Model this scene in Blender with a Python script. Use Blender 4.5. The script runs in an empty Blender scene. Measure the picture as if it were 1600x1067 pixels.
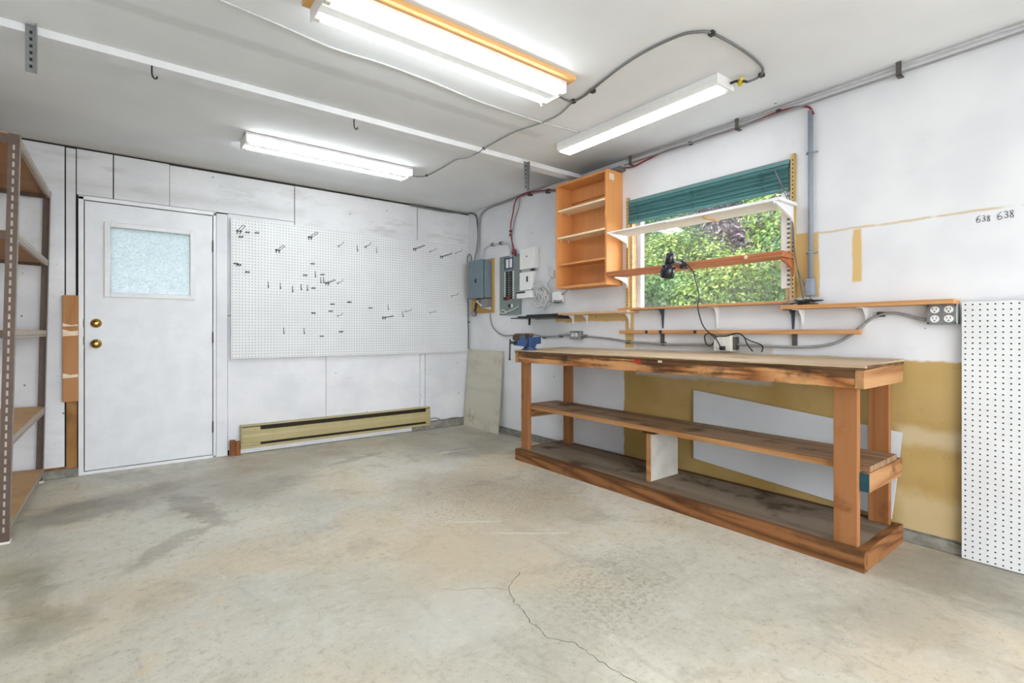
import bpy, math, random
from mathutils import Vector, Matrix

# ------------------------------------------------------------------ camera, world, sun, exposure
scene = bpy.context.scene
COL = scene.collection
W, D, H = 3.15, 4.908, 2.44          # right wall plane, back wall plane, ceiling height
LEFT, REAR = -0.965, -2.30           # left wall plane, rear (open garage door) plane

cam_data = bpy.data.cameras.new('camera')
cam = bpy.data.objects.new('camera', cam_data)
COL.objects.link(cam)
cam.location = (0.0, 0.0, 1.068)
cam.rotation_euler = (math.radians(90), 0, -0.6569)
cam_data.sensor_width = 36.0
cam_data.lens = 780.53 / 1600 * 36.0
cam_data.shift_y = -15.3 / 1600
cam_data.clip_start = 0.02
scene.camera = cam

world = bpy.data.worlds.new('overcast_sky')
scene.world = world
world.use_nodes = True
wn = world.node_tree.nodes
bg = wn['Background']
bg.inputs['Color'].default_value = (0.93, 0.965, 1.0, 1)
bg.inputs['Strength'].default_value = 4.5

sun_data = bpy.data.lights.new('sun', 'SUN')
sun_data.energy = 0.8
sun_data.angle = math.radians(12)
sun_data.color = (1.0, 0.96, 0.88)
sun = bpy.data.objects.new('sun', sun_data)
COL.objects.link(sun)
sun.rotation_euler = Vector((0.62, -0.12, -0.78)).to_track_quat('-Z', 'Y').to_euler()
TUBE_POWER = 9.5
LED_POWER = 6.0

scene.view_settings.view_transform = 'Standard'
scene.view_settings.look = 'None'
scene.view_settings.exposure = 1.0
scene.view_settings.gamma = 1.0
scene.view_settings.use_curve_mapping = False

rnd = random.Random(7)

# ------------------------------------------------------------------ materials
def lin(r, g, b):
    f = lambda c: (c / 255 / 12.92) if c / 255 <= 0.04045 else ((c / 255 + 0.055) / 1.055) ** 2.4
    return (f(r), f(g), f(b), 1.0)

class NT:
    """small helper around a material node tree"""
    def __init__(self, name, rough=0.6, metal=0.0, spec=0.5):
        self.m = bpy.data.materials.new(name)
        self.m.use_nodes = True
        self.t = self.m.node_tree
        self.b = self.t.nodes['Principled BSDF']
        self.b.inputs['Roughness'].default_value = rough
        self.b.inputs['Metallic'].default_value = metal
        self.b.inputs['Specular IOR Level'].default_value = spec
    def n(self, kind):
        return self.t.nodes.new(kind)
    def l(self, a, b):
        self.t.links.new(a, b)
    def put(self, sock, v):
        if hasattr(v, 'is_output'):
            self.l(v, sock)
        else:
            sock.default_value = v
    def math(self, op, a, b=None, c=None, clamp=False):
        n = self.n('ShaderNodeMath'); n.operation = op; n.use_clamp = clamp
        self.put(n.inputs[0], a)
        if b is not None: self.put(n.inputs[1], b)
        if c is not None: self.put(n.inputs[2], c)
        return n.outputs[0]
    def mix(self, fac, a, b, mode='MIX'):
        n = self.n('ShaderNodeMix'); n.data_type = 'RGBA'; n.blend_type = mode
        self.put(n.inputs[0], fac); self.put(n.inputs[6], a); self.put(n.inputs[7], b)
        return n.outputs[2]
    def world_pos(self):
        return self.n('ShaderNodeNewGeometry').outputs['Position']
    def obj(self):
        return self.n('ShaderNodeTexCoord').outputs['Object']
    def mapping(self, vec, loc=(0, 0, 0), rot=(0, 0, 0), scale=(1, 1, 1)):
        n = self.n('ShaderNodeMapping')
        n.inputs['Location'].default_value = loc
        n.inputs['Rotation'].default_value = rot
        n.inputs['Scale'].default_value = scale
        self.l(vec, n.inputs['Vector'])
        return n.outputs[0]
    def noise(self, vec, scale, detail=3.0, rough=0.55, dist=0.0):
        n = self.n('ShaderNodeTexNoise')
        self.l(vec, n.inputs['Vector'])
        n.inputs['Scale'].default_value = scale
        n.inputs['Detail'].default_value = detail
        n.inputs['Roughness'].default_value = rough
        n.inputs['Distortion'].default_value = dist
        return n.outputs['Fac']
    def rng(self, v, a, b, c=0.0, d=1.0):
        n = self.n('ShaderNodeMapRange'); n.interpolation_type = 'SMOOTHSTEP'
        self.put(n.inputs[0], v)
        n.inputs[1].default_value = a; n.inputs[2].default_value = b
        n.inputs[3].default_value = c; n.inputs[4].default_value = d
        return n.outputs[0]
    def sep(self, vec):
        n = self.n('ShaderNodeSeparateXYZ'); self.l(vec, n.inputs[0]); return n.outputs
    def ramp(self, fac, stops):
        n = self.n('ShaderNodeValToRGB'); self.l(fac, n.inputs[0])
        e = n.color_ramp.elements
        while len(e) < len(stops): e.new(0.5)
        for k, (p, c) in zip(e, stops):
            k.position = p; k.color = c
        return n.outputs[0]
    def base(self, v):
        self.put(self.b.inputs['Base Color'], v)
        return self
    def bump(self, h, strength=0.2, dist=0.01):
        n = self.n('ShaderNodeBump')
        n.inputs['Strength'].default_value = strength
        n.inputs['Distance'].default_value = dist
        self.l(h, n.inputs['Height'])
        self.l(n.outputs[0], self.b.inputs['Normal'])
    # soft-edged rectangle on two coordinates; w is a noise value used to roughen the edge
    def rect(self, u, v, u0, u1, v0, v1, w=None, amp=0.03, soft=0.012):
        a = self.math('SUBTRACT', self.math('ABSOLUTE', self.math('SUBTRACT', u, (u0 + u1) / 2)), (u1 - u0) / 2)
        b = self.math('SUBTRACT', self.math('ABSOLUTE', self.math('SUBTRACT', v, (v0 + v1) / 2)), (v1 - v0) / 2)
        d = self.math('MAXIMUM', a, b)
        if w is not None:
            d = self.math('ADD', d, self.math('MULTIPLY', self.math('SUBTRACT', w, 0.5), amp * 2))
        return self.rng(d, -soft, soft, 1.0, 0.0)
    def blob(self, u, v, cu, cv, ru, rv, ang=0.0, w=None, amp=0.5, soft=0.35):
        du = self.math('SUBTRACT', u, cu); dv = self.math('SUBTRACT', v, cv)
        c, s = math.cos(ang), math.sin(ang)
        a = self.math('ADD', self.math('MULTIPLY', du, c / ru), self.math('MULTIPLY', dv, s / ru))
        b = self.math('ADD', self.math('MULTIPLY', du, -s / rv), self.math('MULTIPLY', dv, c / rv))
        d = self.math('SQRT', self.math('ADD', self.math('MULTIPLY', a, a), self.math('MULTIPLY', b, b)))
        if w is not None:
            d = self.math('ADD', d, self.math('MULTIPLY', self.math('SUBTRACT', w, 0.5), amp * 2))
        return self.rng(d, 1 - soft, 1 + soft, 1.0, 0.0)

def plain(name, rgb, rough=0.5, metal=0.0, var=0.06, scale=25.0):
    t = NT(name, rough, metal)
    c = lin(*rgb)
    dark = tuple(x * (1 - var * 2.2) for x in c[:3]) + (1,)
    n = t.noise(t.obj(), scale, 3)
    t.base(t.mix(t.rng(n, 0.35, 0.68), dark, c))
    return t.m

def wood(name, light, mid, dark, axis=1, grain=55.0, contrast=1.0, rough=0.62, dirt=None, dirt_amt=0.0, stretch=0.06, char=None):
    """board with the grain running along axis"""
    t = NT(name, rough, spec=0.3)
    o = t.obj()
    sc = [1.0, 1.0, 1.0]; sc[axis] = stretch
    v = t.mapping(o, scale=tuple(sc))
    broad = t.noise(v, 7.0, 3, 0.5, 0.6)
    warp = t.noise(v, 3.2, 2, 0.5)
    rings = t.math('MULTIPLY_ADD', warp, grain, 0.0)
    ring = t.math('ABSOLUTE', t.math('SINE', rings))
    fine = t.noise(v, grain * 3.0, 3, 0.6)
    f = t.math('ADD', t.math('MULTIPLY', ring, 0.42), t.math('ADD', t.math('MULTIPLY', broad, 0.33), t.math('MULTIPLY', fine, 0.3)))
    f = t.math('MULTIPLY_ADD', t.math('SUBTRACT', f, 0.52), contrast, 0.5, clamp=True)
    col = t.ramp(f, [(0.08, lin(*dark)), (0.42, lin(*mid)), (0.8, lin(*light))])
    if dirt:
        dn = t.noise(o, 4.5, 4, 0.6)
        col = t.mix(t.rng(dn, 0.62 - dirt_amt * 0.4, 0.78 - dirt_amt * 0.25), col, lin(*dirt))
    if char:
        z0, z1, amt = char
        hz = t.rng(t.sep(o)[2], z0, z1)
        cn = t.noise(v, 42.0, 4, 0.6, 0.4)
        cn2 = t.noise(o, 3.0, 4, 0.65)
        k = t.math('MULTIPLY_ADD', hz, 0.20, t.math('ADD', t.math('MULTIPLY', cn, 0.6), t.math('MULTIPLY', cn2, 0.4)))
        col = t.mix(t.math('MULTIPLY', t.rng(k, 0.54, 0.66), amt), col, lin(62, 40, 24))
    t.base(col)
    t.bump(fine, 0.12, 0.003)
    return t.m

def emit(name, rgb, strength):
    t = NT(name)
    t.base((0.8, 0.8, 0.8, 1))
    t.b.inputs['Emission Color'].default_value = (*rgb, 1)
    t.b.inputs['Emission Strength'].default_value = strength
    return t.m

def make_floor_mat():
    t = NT('stained_concrete', 0.5, spec=0.35)
    p = t.world_pos()
    nw = t.n('ShaderNodeTexNoise'); nw.inputs['Scale'].default_value = 5.0; nw.inputs['Detail'].default_value = 6.0; nw.inputs['Roughness'].default_value = 0.7
    t.l(p, nw.inputs['Vector'])
    vm = t.n('ShaderNodeVectorMath'); vm.operation = 'MULTIPLY_ADD'
    t.l(nw.outputs['Color'], vm.inputs[0]); vm.inputs[1].default_value = (0.34, 0.34, 0.0); vm.inputs[2].default_value = (-0.17, -0.17, 0.0)
    va = t.n('ShaderNodeVectorMath'); va.operation = 'ADD'; t.l(p, va.inputs[0]); t.l(vm.outputs[0], va.inputs[1])
    x, y, z = t.sep(va.outputs[0])
    streak = t.noise(t.mapping(p, rot=(0, 0, 0.5), scale=(1.0, 0.22, 1)), 9.0, 6, 0.72, 0.5)
    scr = t.noise(t.mapping(p, rot=(0, 0, -0.25), scale=(0.16, 1.0, 1)), 16.0, 5, 0.7, 0.3)
    big = t.noise(p, 0.9, 4, 0.55, 0.4)
    mid = t.noise(p, 3.3, 5, 0.62, 0.6)
    fin = t.noise(p, 22.0, 5, 0.7)
    spk = t.noise(p, 90.0, 2, 0.6)
    warm = t.noise(t.mapping(p, loc=(3.1, 1.7, 0)), 1.3, 3, 0.5)
    col = t.mix(t.rng(big, 0.34, 0.66), lin(190, 186, 172), lin(214, 209, 195))
    col = t.mix(t.math('MULTIPLY', t.rng(warm, 0.45, 0.68), 0.65), col, lin(208, 192, 162))
    col = t.mix(t.math('MULTIPLY', t.rng(mid, 0.52, 0.72), 0.45), col, lin(150, 144, 130))
    col = t.mix(t.math('MULTIPLY', t.rng(fin, 0.52, 0.72), 0.5), col, lin(148, 138, 120))
    col = t.mix(t.math('MULTIPLY', t.rng(fin, 0.46, 0.28), 0.4), col, lin(226, 222, 212))
    grit = t.noise(p, 48.0, 4, 0.75)
    col = t.mix(t.math('MULTIPLY', t.rng(grit, 0.55, 0.70), 0.45), col, lin(140, 130, 112))
    col = t.mix(t.math('MULTIPLY', t.rng(mid, 0.44, 0.30), 0.35), col, lin(214, 212, 205))
    col = t.mix(t.math('MULTIPLY', t.rng(streak, 0.54, 0.72), 0.38), col, lin(146, 140, 126))
    col = t.mix(t.math('MULTIPLY', t.rng(scr, 0.58, 0.76), 0.34), col, lin(152, 140, 120))
    col = t.mix(t.math('MULTIPLY', t.rng(scr, 0.42, 0.28), 0.30), col, lin(222, 220, 212))
    col = t.mix(t.math('MULTIPLY', t.rng(spk, 0.64, 0.74), 0.55), col, lin(120, 112, 98))
    # worn / stained zones
    def stain(cu, cv, ru, rv, ang, rgb, amt, amp=0.55, soft=0.35):
        nonlocal col
        m = t.blob(x, y, cu, cv, ru, rv, ang, streak, amp * 0.8, soft + 0.12)
        col = t.mix(t.math('MULTIPLY', m, amt * 0.72), col, lin(*rgb))
    stain(-0.20, 3.92, 0.24, 0.20, 0.3, (118, 114, 106), 0.75, soft=0.2)
    stain(0.02, 4.12, 0.40, 0.13, 0.25, (132, 128, 119), 0.6)
    stain(0.45, 4.05, 0.55, 0.32, 0.0, (142, 136, 124), 0.6)
    stain(0.34, 3.58, 0.09, 0.42, 0.25, (120, 110, 98), 0.7, 0.7, 0.2)
    stain(0.20, 3.05, 0.06, 0.34, -0.7, (128, 118, 104), 0.6, 0.7, 0.2)
    stain(0.75, 3.75, 0.30, 0.22, 0.4, (145, 134, 120), 0.55)
    stain(1.20, 4.50, 0.90, 0.30, 0.0, (158, 144, 126), 0.6)
    stain(1.55, 4.12, 0.30, 0.05, 0.35, (124, 118, 106), 0.6, 0.6, 0.2)
    stain(2.60, 4.20, 0.60, 0.55, 0.0, (138, 130, 116), 0.6)
    stain(2.45, 3.75, 0.28, 0.20, 0.0, (128, 122, 110), 0.5)
    stain(1.75, 3.00, 0.40, 0.35, 0.3, (152, 134, 108), 0.5)
    stain(2.00, 2.45, 0.35, 0.40, 0.3, (158, 142, 116), 0.5)
    stain(1.45, 2.35, 0.45, 0.40, 0.2, (200, 182, 152), 0.45)
    stain(1.30, 1.95, 0.45, 0.35, 0.2, (196, 178, 150), 0.45)
    sm = t.blob(x, y, 1.62, 1.40, 0.36, 0.22, 0.5, streak, 0.5, 0.6)
    col = t.mix(t.math('MULTIPLY', t.math('MULTIPLY', sm, t.rng(grit, 0.38, 0.66)), 0.5), col, lin(126, 118, 96))
    sm = t.blob(x, y, 1.85, 2.70, 0.60, 0.45, 0.2, streak, 0.5, 0.6)
    col = t.mix(t.math('MULTIPLY', t.math('MULTIPLY', sm, t.rng(grit, 0.42, 0.66)), 0.5), col, lin(148, 118, 82))
    stain(-0.30, 2.75, 0.07, 0.30, 0.2, (126, 120, 92), 0.55)
    stain(-0.36, 3.05, 0.12, 0.16, 0.2, (134, 128, 104), 0.5)
    stain(-0.22, 2.45, 0.16, 0.10, 0.5, (128, 120, 92), 0.5)
    stain(2.85, 0.62, 0.30, 0.26, 0.2, (122, 114, 96), 0.7)
    stain(2.95, 0.25, 0.40, 0.35, 0.0, (128, 122, 108), 0.65)
    stain(2.30, 0.55, 0.22, 0.18, 0.0, (148, 140, 124), 0.5)
    stain(1.0, 1.62, 0.25, 0.22, 0.0, (214, 213, 208), 0.5)
    for (cu, cv, r) in ((0.30, 2.30, 0.035), (0.20, 2.13, 0.03), (0.06, 1.98, 0.045), (-0.01, 1.80, 0.03), (-0.10, 1.84, 0.02)):
        stain(cu, cv, r * .7, r * 0.6, 0, (214, 190, 152), 0.7, 0.3)
    stain(2.15, 3.80, 0.03, 0.30, -1.0, (216, 205, 170), 0.5, 0.5, 0.5)
    ux, uy, uz = t.sep(p)
    for (cu, cv, ru, rv, an) in ((1.69, 2.04, 0.20, 0.012, -0.66), (1.55, 2.35, 0.16, 0.010, -0.62), (2.30, 3.85, 0.20, 0.02, -0.1)):
        sm = t.blob(ux, uy, cu, cv, ru, rv, an, fin, 0.6, 0.6)
        col = t.mix(t.math('MULTIPLY', sm, 0.4), col, lin(232, 230, 226))
    t.base(col)
    t.put(t.b.inputs['Roughness'], t.rng(mid, 0.3, 0.7, 0.30, 0.55))
    t.bump(fin, 0.10, 0.004)
    return t.m

def make_right_wall_mat():
    t = NT('right_wall_paint', 0.65, spec=0.25)
    p = t.world_pos(); x, y, z = t.sep(p)
    w = t.noise(p, 9.0, 4, 0.6)
    w2 = t.noise(p, 30.0, 3, 0.6)
    soft = t.noise(p, 2.2, 3, 0.5)
    col = t.mix(t.rng(soft, 0.35, 0.65), lin(219, 220, 225), lin(229, 230, 234))
    tan = t.mix(t.rng(soft, 0.35, 0.65), lin(176, 146, 88), lin(190, 163, 108))
    tan = t.mix(t.math('MULTIPLY', t.rng(w2, 0.6, 0.75), 0.3), tan, lin(150, 120, 70))
    wall_tan = t.rect(y, z, -2.0, 2.617, -0.5, 0.925, w, 0.02, 0.008)
    col = t.mix(wall_tan, col, tan)
    # brushed white over the upper part between the rear legs, lighter bands of thin paint lower down
    col = t.mix(t.math('MULTIPLY', t.rect(y, z, 1.46, 2.50, 0.735, 1.0, w, 0.03, 0.015), 0.85), col, lin(203, 200, 194))
    col = t.mix(t.math('MULTIPLY', t.rect(y, z, -2.0, 0.83, 0.50, 0.585, w, 0.04, 0.03), 0.45), col, lin(226, 216, 190))
    col = t.mix(t.math('MULTIPLY', t.rect(y, z, -2.0, 0.83, 0.0, 0.25, w, 0.05, 0.05), 0.5), col, lin(222, 206, 168))
    # bare board patches
    for (u0, u1, v0, v1, a) in ((1.195, 1.33, 1.27, 1.645, 0.015), (0.985, 1.03, 1.34, 1.63, 0.012), (2.52, 2.605, 0.94, 1.26, 0.012), (2.60, 3.42, 1.155, 1.215, 0.02)):
        col = t.mix(t.rect(y, z, u0, u1, v0, v1, w, a, 0.006), col, lin(214, 182, 124))
    seam = t.math('SUBTRACT', z, t.math('MULTIPLY_ADD', t.math('SUBTRACT', w, 0.5), 0.02, 1.634))
    on = t.math('MULTIPLY', t.rng(t.math('ABSOLUTE', seam), 0.003, 0.009, 1.0, 0.0), t.rng(y, 1.24, 1.22, 0.0, 1.0))
    on = t.math('MULTIPLY', on, t.rng(t.noise(t.mapping(p, scale=(1, 1, 0.1)), 6, 2), 0.36, 0.44))
    col = t.mix(t.math('MULTIPLY', on, 0.8), col, lin(205, 184, 146))
    # nail marks, smudges
    vor = t.n('ShaderNodeTexVoronoi'); vor.inputs['Scale'].default_value = 5.0
    t.l(p, vor.inputs['Vector'])
    col = t.mix(t.math('MULTIPLY', t.rng(vor.outputs['Distance'], 0.045, 0.03), 0.8), col, lin(105, 98, 92))
    sm = t.noise(t.mapping(p, scale=(1, 1, 2.5)), 5.0, 5, 0.7)
    col = t.mix(t.math('MULTIPLY', t.rng(sm, 0.62, 0.8), 0.35), col, lin(190, 188, 186))
    t.base(col)
    t.bump(w2, 0.06, 0.003)
    return t.m

def make_back_wall_mat():
    t = NT('grubby_white_panel_paint', 0.6, spec=0.3)
    p = t.world_pos(); x, y, z = t.sep(p)
    soft = t.noise(p, 2.0, 4, 0.55)
    smear = t.noise(t.mapping(p, scale=(0.5, 1, 2.2)), 5.0, 5, 0.65)
    spk = t.noise(p, 38.0, 3, 0.6)
    col = t.mix(t.rng(soft, 0.35, 0.65), lin(218, 220, 226), lin(231, 232, 236))
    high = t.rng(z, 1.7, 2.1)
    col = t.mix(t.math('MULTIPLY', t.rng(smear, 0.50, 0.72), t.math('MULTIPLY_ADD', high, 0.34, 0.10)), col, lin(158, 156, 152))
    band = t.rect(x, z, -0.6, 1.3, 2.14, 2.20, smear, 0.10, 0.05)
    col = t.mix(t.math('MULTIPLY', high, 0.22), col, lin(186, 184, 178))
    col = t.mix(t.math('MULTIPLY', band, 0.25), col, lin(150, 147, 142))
    col = t.mix(t.math('MULTIPLY', t.rng(spk, 0.69, 0.76), 0.4), col, lin(120, 116, 110))
    vor = t.n('ShaderNodeTexVoronoi'); vor.inputs['Scale'].default_value = 6.5
    t.l(p, vor.inputs['Vector'])
    col = t.mix(t.math('MULTIPLY', t.rng(vor.outputs['Distance'], 0.05, 0.03), 0.8), col, lin(74, 68, 64))
    t.base(col)
    t.bump(soft, 0.05, 0.004)
    return t.m

def make_ceiling_mat():
    t = NT('ceiling_paint', 0.8, spec=0.2)
    p = t.world_pos(); x, y, z = t.sep(p)
    soft = t.noise(p, 1.1, 4, 0.55)
    fin = t.noise(p, 14.0, 4, 0.6)
    col = t.mix(t.rng(soft, 0.3, 0.7), lin(224, 226, 229), lin(235, 237, 240))
    # shade painted into the corner by the cabinet and a joint ridge
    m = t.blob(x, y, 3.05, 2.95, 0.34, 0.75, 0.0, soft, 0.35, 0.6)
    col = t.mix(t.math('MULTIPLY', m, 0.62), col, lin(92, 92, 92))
    m = t.blob(x, y, 0.9, 4.9, 1.6, 0.22, 0.0, fin, 0.4, 0.6)
    col = t.mix(t.math('MULTIPLY', m, 0.35), col, lin(176, 166, 142))
    j = t.rect(x, y, LEFT, 2.3, 2.62, 2.70, fin, 0.03, 0.02)
    col = t.mix(t.math('MULTIPLY', j, 0.25), col, lin(170, 170, 170))
    vor = t.n('ShaderNodeTexVoronoi'); vor.inputs['Scale'].default_value = 2.6
    t.l(p, vor.inputs['Vector'])
    col = t.mix(t.math('MULTIPLY', t.rng(vor.outputs['Distance'], 0.026, 0.018), 0.85), col, lin(80, 78, 76))
    t.base(col)
    t.bump(fin, 0.05, 0.003)
    return t.m

M = {}
M['floor'] = make_floor_mat()
M['wall_right'] = make_right_wall_mat()
M['panel'] = make_back_wall_mat()
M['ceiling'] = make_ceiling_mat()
M['gap'] = plain('dark_wall_cavity', (46, 42, 38), 0.9)
M['white'] = plain('white_paint', (232, 233, 236), 0.5, var=0.03, scale=9)
M['door'] = plain('door_paint', (226, 229, 234), 0.42, var=0.03, scale=6)
M['white_plastic'] = plain('white_plastic', (236, 236, 236), 0.35, var=0.015)
M['vinyl'] = plain('white_vinyl', (220, 228, 240), 0.35, var=0.02)
M['offwhite'] = plain('ivory_plastic', (228, 226, 216), 0.4, var=0.03)
M['curb'] = plain('curb_concrete', (150, 147, 138), 0.85, var=0.16, scale=18)
M['brass'] = plain('brass', (176, 140, 74), 0.2, 1.0, var=0.05)
M['hinge'] = plain('dull_hinge_metal', (110, 106, 100), 0.45, 0.8)
M['steel'] = plain('galvanised_steel', (150, 152, 154), 0.42, 0.75, var=0.08)
M['steel_dark'] = plain('dark_steel', (72, 70, 70), 0.45, 0.6)
M['wire'] = plain('hook_wire', (58, 56, 56), 0.4, 0.5)
M['wire_light'] = plain('zinc_hook_wire', (138, 138, 138), 0.35, 0.7)
M['black'] = plain('black_plastic', (24, 24, 26), 0.38, var=0.05)
M['black_gloss'] = plain('black_enamel', (22, 26, 36), 0.18, var=0.03)
M['grey_cable'] = plain('grey_cable_sheath', (150, 150, 150), 0.5)
M['dark_cable'] = plain('dark_grey_cable', (116, 116, 118), 0.5)
M['pale_cable'] = plain('painted_cable', (206, 206, 206), 0.6)
M['red_cable'] = plain('red_cable_sheath', (142, 40, 52), 0.5)
M['white_cable'] = plain('white_cable_sheath', (226, 226, 226), 0.45)
M['pvc'] = plain('grey_pvc_pipe', (136, 144, 156), 0.45, var=0.03)
M['disconnect'] = plain('blue_grey_enamel', (112, 129, 138), 0.4, var=0.05, scale=8)
M['breaker_plate'] = plain('panel_cover_grey', (124, 136, 133), 0.42, var=0.05, scale=8)
M['sticker_blue'] = plain('blue_sticker', (60, 66, 116), 0.5)
M['red'] = plain('red_sticker', (176, 40, 30), 0.5)
M['peg'] = plain('white_hardboard', (222, 224, 226), 0.45, var=0.02, scale=4)
M['peg_core'] = plain('brown_hardboard_core', (58, 46, 36), 0.9)
M['heater'] = plain('tan_enamel', (180, 167, 122), 0.4, var=0.03, scale=5)
M['heater_dark'] = plain('heater_cavity', (46, 34, 16), 0.7)
M['blind'] = plain('teal_slat', (78, 126, 128), 0.4, var=0.05)
M['blind_cord'] = plain('teal_cord', (40, 84, 84), 0.6)
M['vise_blue'] = plain('blue_cast_iron', (42, 74, 122), 0.35, var=0.1)
M['jaw'] = plain('rusty_jaw', (92, 74, 66), 0.55, 0.4, var=0.15)
M['rack'] = plain('brown_slotted_steel', (94, 76, 66), 0.5, 0.1, var=0.08)
M['rack_side'] = plain('lit_rack_flange', (150, 136, 124), 0.5, 0.1, var=0.1)  # lighter than the rack brown: highlight on the side flange put into its colour
M['rack_lip'] = plain('grey_beige_lip', (178, 166, 152), 0.5, 0.1, var=0.08)
M['yellow'] = plain('yellow_connector', (220, 196, 40), 0.4)
M['slate'] = plain('slate_grey_enamel', (74, 78, 92), 0.45, 0.2)
M['teal_paint'] = plain('teal_paint', (20, 72, 84), 0.5)
M['standard'] = wood('slotted_strip', (214, 186, 130), (190, 158, 100), (140, 112, 66), 2)
M['cab'] = wood('orange_stained_wood', (218, 154, 96), (211, 145, 86), (186, 118, 64), 2, 24, 0.4, 0.5)
M['cab_pale'] = wood('pale_shelf_wood', (244, 226, 196), (238, 216, 182), (214, 186, 146), 1, 30, 0.5, 0.5)
M['ledge'] = wood('ledge_pine', (206, 158, 108), (190, 138, 88), (142, 96, 56), 1, 36, 0.8)
M['ledge_pale'] = wood('pale_ledge_pine', (212, 180, 142), (198, 162, 120), (160, 122, 82), 1, 36, 0.7)
M['cedar'] = wood('cedar_board', (184, 120, 82), (166, 100, 64), (122, 70, 42), 1, 40, 0.8)
M['stud'] = wood('orange_stud', (186, 138, 92), (170, 120, 74), (126, 84, 48), 2, 24, 0.6)
M['osb'] = wood('stained_osb', (168, 124, 70), (138, 96, 50), (82, 54, 28), 2, 18, 1.0, stretch=0.5)
M['leg'] = wood('bench_leg_fir', (166, 114, 72), (146, 94, 54), (104, 64, 36), 2, 34, 0.7, dirt=(120, 72, 40), dirt_amt=0.15)
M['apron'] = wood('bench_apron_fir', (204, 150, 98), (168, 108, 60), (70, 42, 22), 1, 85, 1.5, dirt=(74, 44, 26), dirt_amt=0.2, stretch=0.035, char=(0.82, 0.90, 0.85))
M['bench_end'] = wood('bench_end_fir', (184, 142, 100), (158, 110, 70), (88, 58, 36), 0, 50, 1.0, dirt=(96, 62, 40), dirt_amt=0.2)
M['bench_top'] = wood('worn_plywood_top', (200, 180, 152), (184, 160, 130), (146, 120, 90), 1, 22, 0.6, 0.55, dirt=(150, 122, 92), dirt_amt=0.1)
M['bench_edge'] = wood('dirty_plywood_edge', (116, 86, 54), (84, 60, 38), (48, 34, 22), 1, 30, 1.0)
M['bench_shelf'] = wood('dark_worn_plank', (166, 136, 106), (134, 104, 78), (78, 54, 38), 1, 30, 0.9, 0.6, dirt=(88, 62, 44), dirt_amt=0.3)
M['shelf_edge'] = wood('shelf_edge_fir', (184, 138, 92), (160, 110, 66), (104, 66, 36), 1, 30, 0.9)
M['deck'] = wood('dusty_plywood_deck', (150, 135, 118), (124, 107, 90), (84, 68, 54), 1, 18, 0.8, 0.7, dirt=(82, 66, 52), dirt_amt=0.25)
M['block'] = wood('dark_stained_offcut', (150, 96, 50), (132, 80, 38), (84, 50, 24), 2, 30, 0.8)
M['base_x'] = wood('bench_base_end_fir', (146, 98, 58), (114, 72, 38), (64, 38, 20), 0, 70, 1.3, dirt=(96, 60, 34), dirt_amt=0.2, stretch=0.1)
M['base'] = wood('bench_base_fir', (146, 98, 58), (114, 72, 38), (64, 38, 20), 1, 70, 1.3, dirt=(96, 60, 34), dirt_amt=0.2, stretch=0.045, char=(0.02, 0.12, 0.6))
M['particle'] = wood('particle_board', (204, 168, 122), (192, 154, 108), (168, 130, 86), 0, 14, 0.6, stretch=1.0)
M['particle_under'] = wood('particle_board_underside', (172, 124, 82), (160, 112, 72), (134, 92, 56), 0, 14, 0.5, stretch=1.0)
M['plank'] = wood('ceiling_plank', (236, 188, 126), (222, 168, 104), (184, 130, 74), 0, 26, 0.6)
M['ply'] = wood('plywood_backing', (206, 164, 100), (190, 146, 82), (150, 108, 56), 2, 20, 0.7)
M['lean'] = wood('grey_scuffed_board', (212, 207, 192), (199, 194, 179), (170, 162, 142), 1, 20, 0.6, 0.7, dirt=(168, 150, 116), dirt_amt=0.1, stretch=0.2)
M['whiteboard'] = plain('white_melamine', (216, 219, 224), 0.35, var=0.03, scale=3)
M['divider'] = plain('whitewashed_board', (206, 202, 192), 0.6, var=0.08, scale=9)
M['tube'] = emit('lit_tube', (0.92, 0.98, 1.0), TUBE_POWER)
M['led'] = emit('lit_diffuser', (0.98, 0.99, 1.0), LED_POWER)
M['ink'] = plain('marker_ink', (44, 48, 70), 0.6)
M['foil'] = plain('torn_tape', (236, 214, 188), 0.5)

def glass_mat(name, tint, gloss):
    m = bpy.data.materials.new(name); m.use_nodes = True
    t = m.node_tree; t.nodes.clear()
    out = t.nodes.new('ShaderNodeOutputMaterial')
    tr = t.nodes.new('ShaderNodeBsdfTransparent'); tr.inputs[0].default_value = tint
    gl = t.nodes.new('ShaderNodeBsdfGlossy'); gl.inputs['Roughness'].default_value = 0.05
    nz = t.nodes.new('ShaderNodeTexNoise'); nz.inputs['Scale'].default_value = 3.0
    df = t.nodes.new('ShaderNodeBsdfDiffuse'); df.inputs[0].default_value = (0.8, 0.82, 0.8, 1)  # pale diffuse haze mixed in to stand for a reflection on the pane
    mr = t.nodes.new('ShaderNodeMapRange'); mr.inputs[1].default_value = 0.35; mr.inputs[2].default_value = 0.8
    mr.inputs[3].default_value = 0.02; mr.inputs[4].default_value = 0.12
    mx = t.nodes.new('ShaderNodeMixShader'); mx.inputs[0].default_value = gloss
    m2 = t.nodes.new('ShaderNodeMixShader')
    t.links.new(nz.outputs['Fac'], mr.inputs[0]); t.links.new(mr.outputs[0], m2.inputs[0])
    t.links.new(tr.outputs[0], mx.inputs[1]); t.links.new(gl.outputs[0], mx.inputs[2])
    t.links.new(mx.outputs[0], m2.inputs[1]); t.links.new(df.outputs[0], m2.inputs[2])
    t.links.new(m2.outputs[0], out.inputs[0])
    return m
M['glass'] = glass_mat('hazy_window_glass', (0.97, 0.99, 0.98, 1), 0.05)

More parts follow.
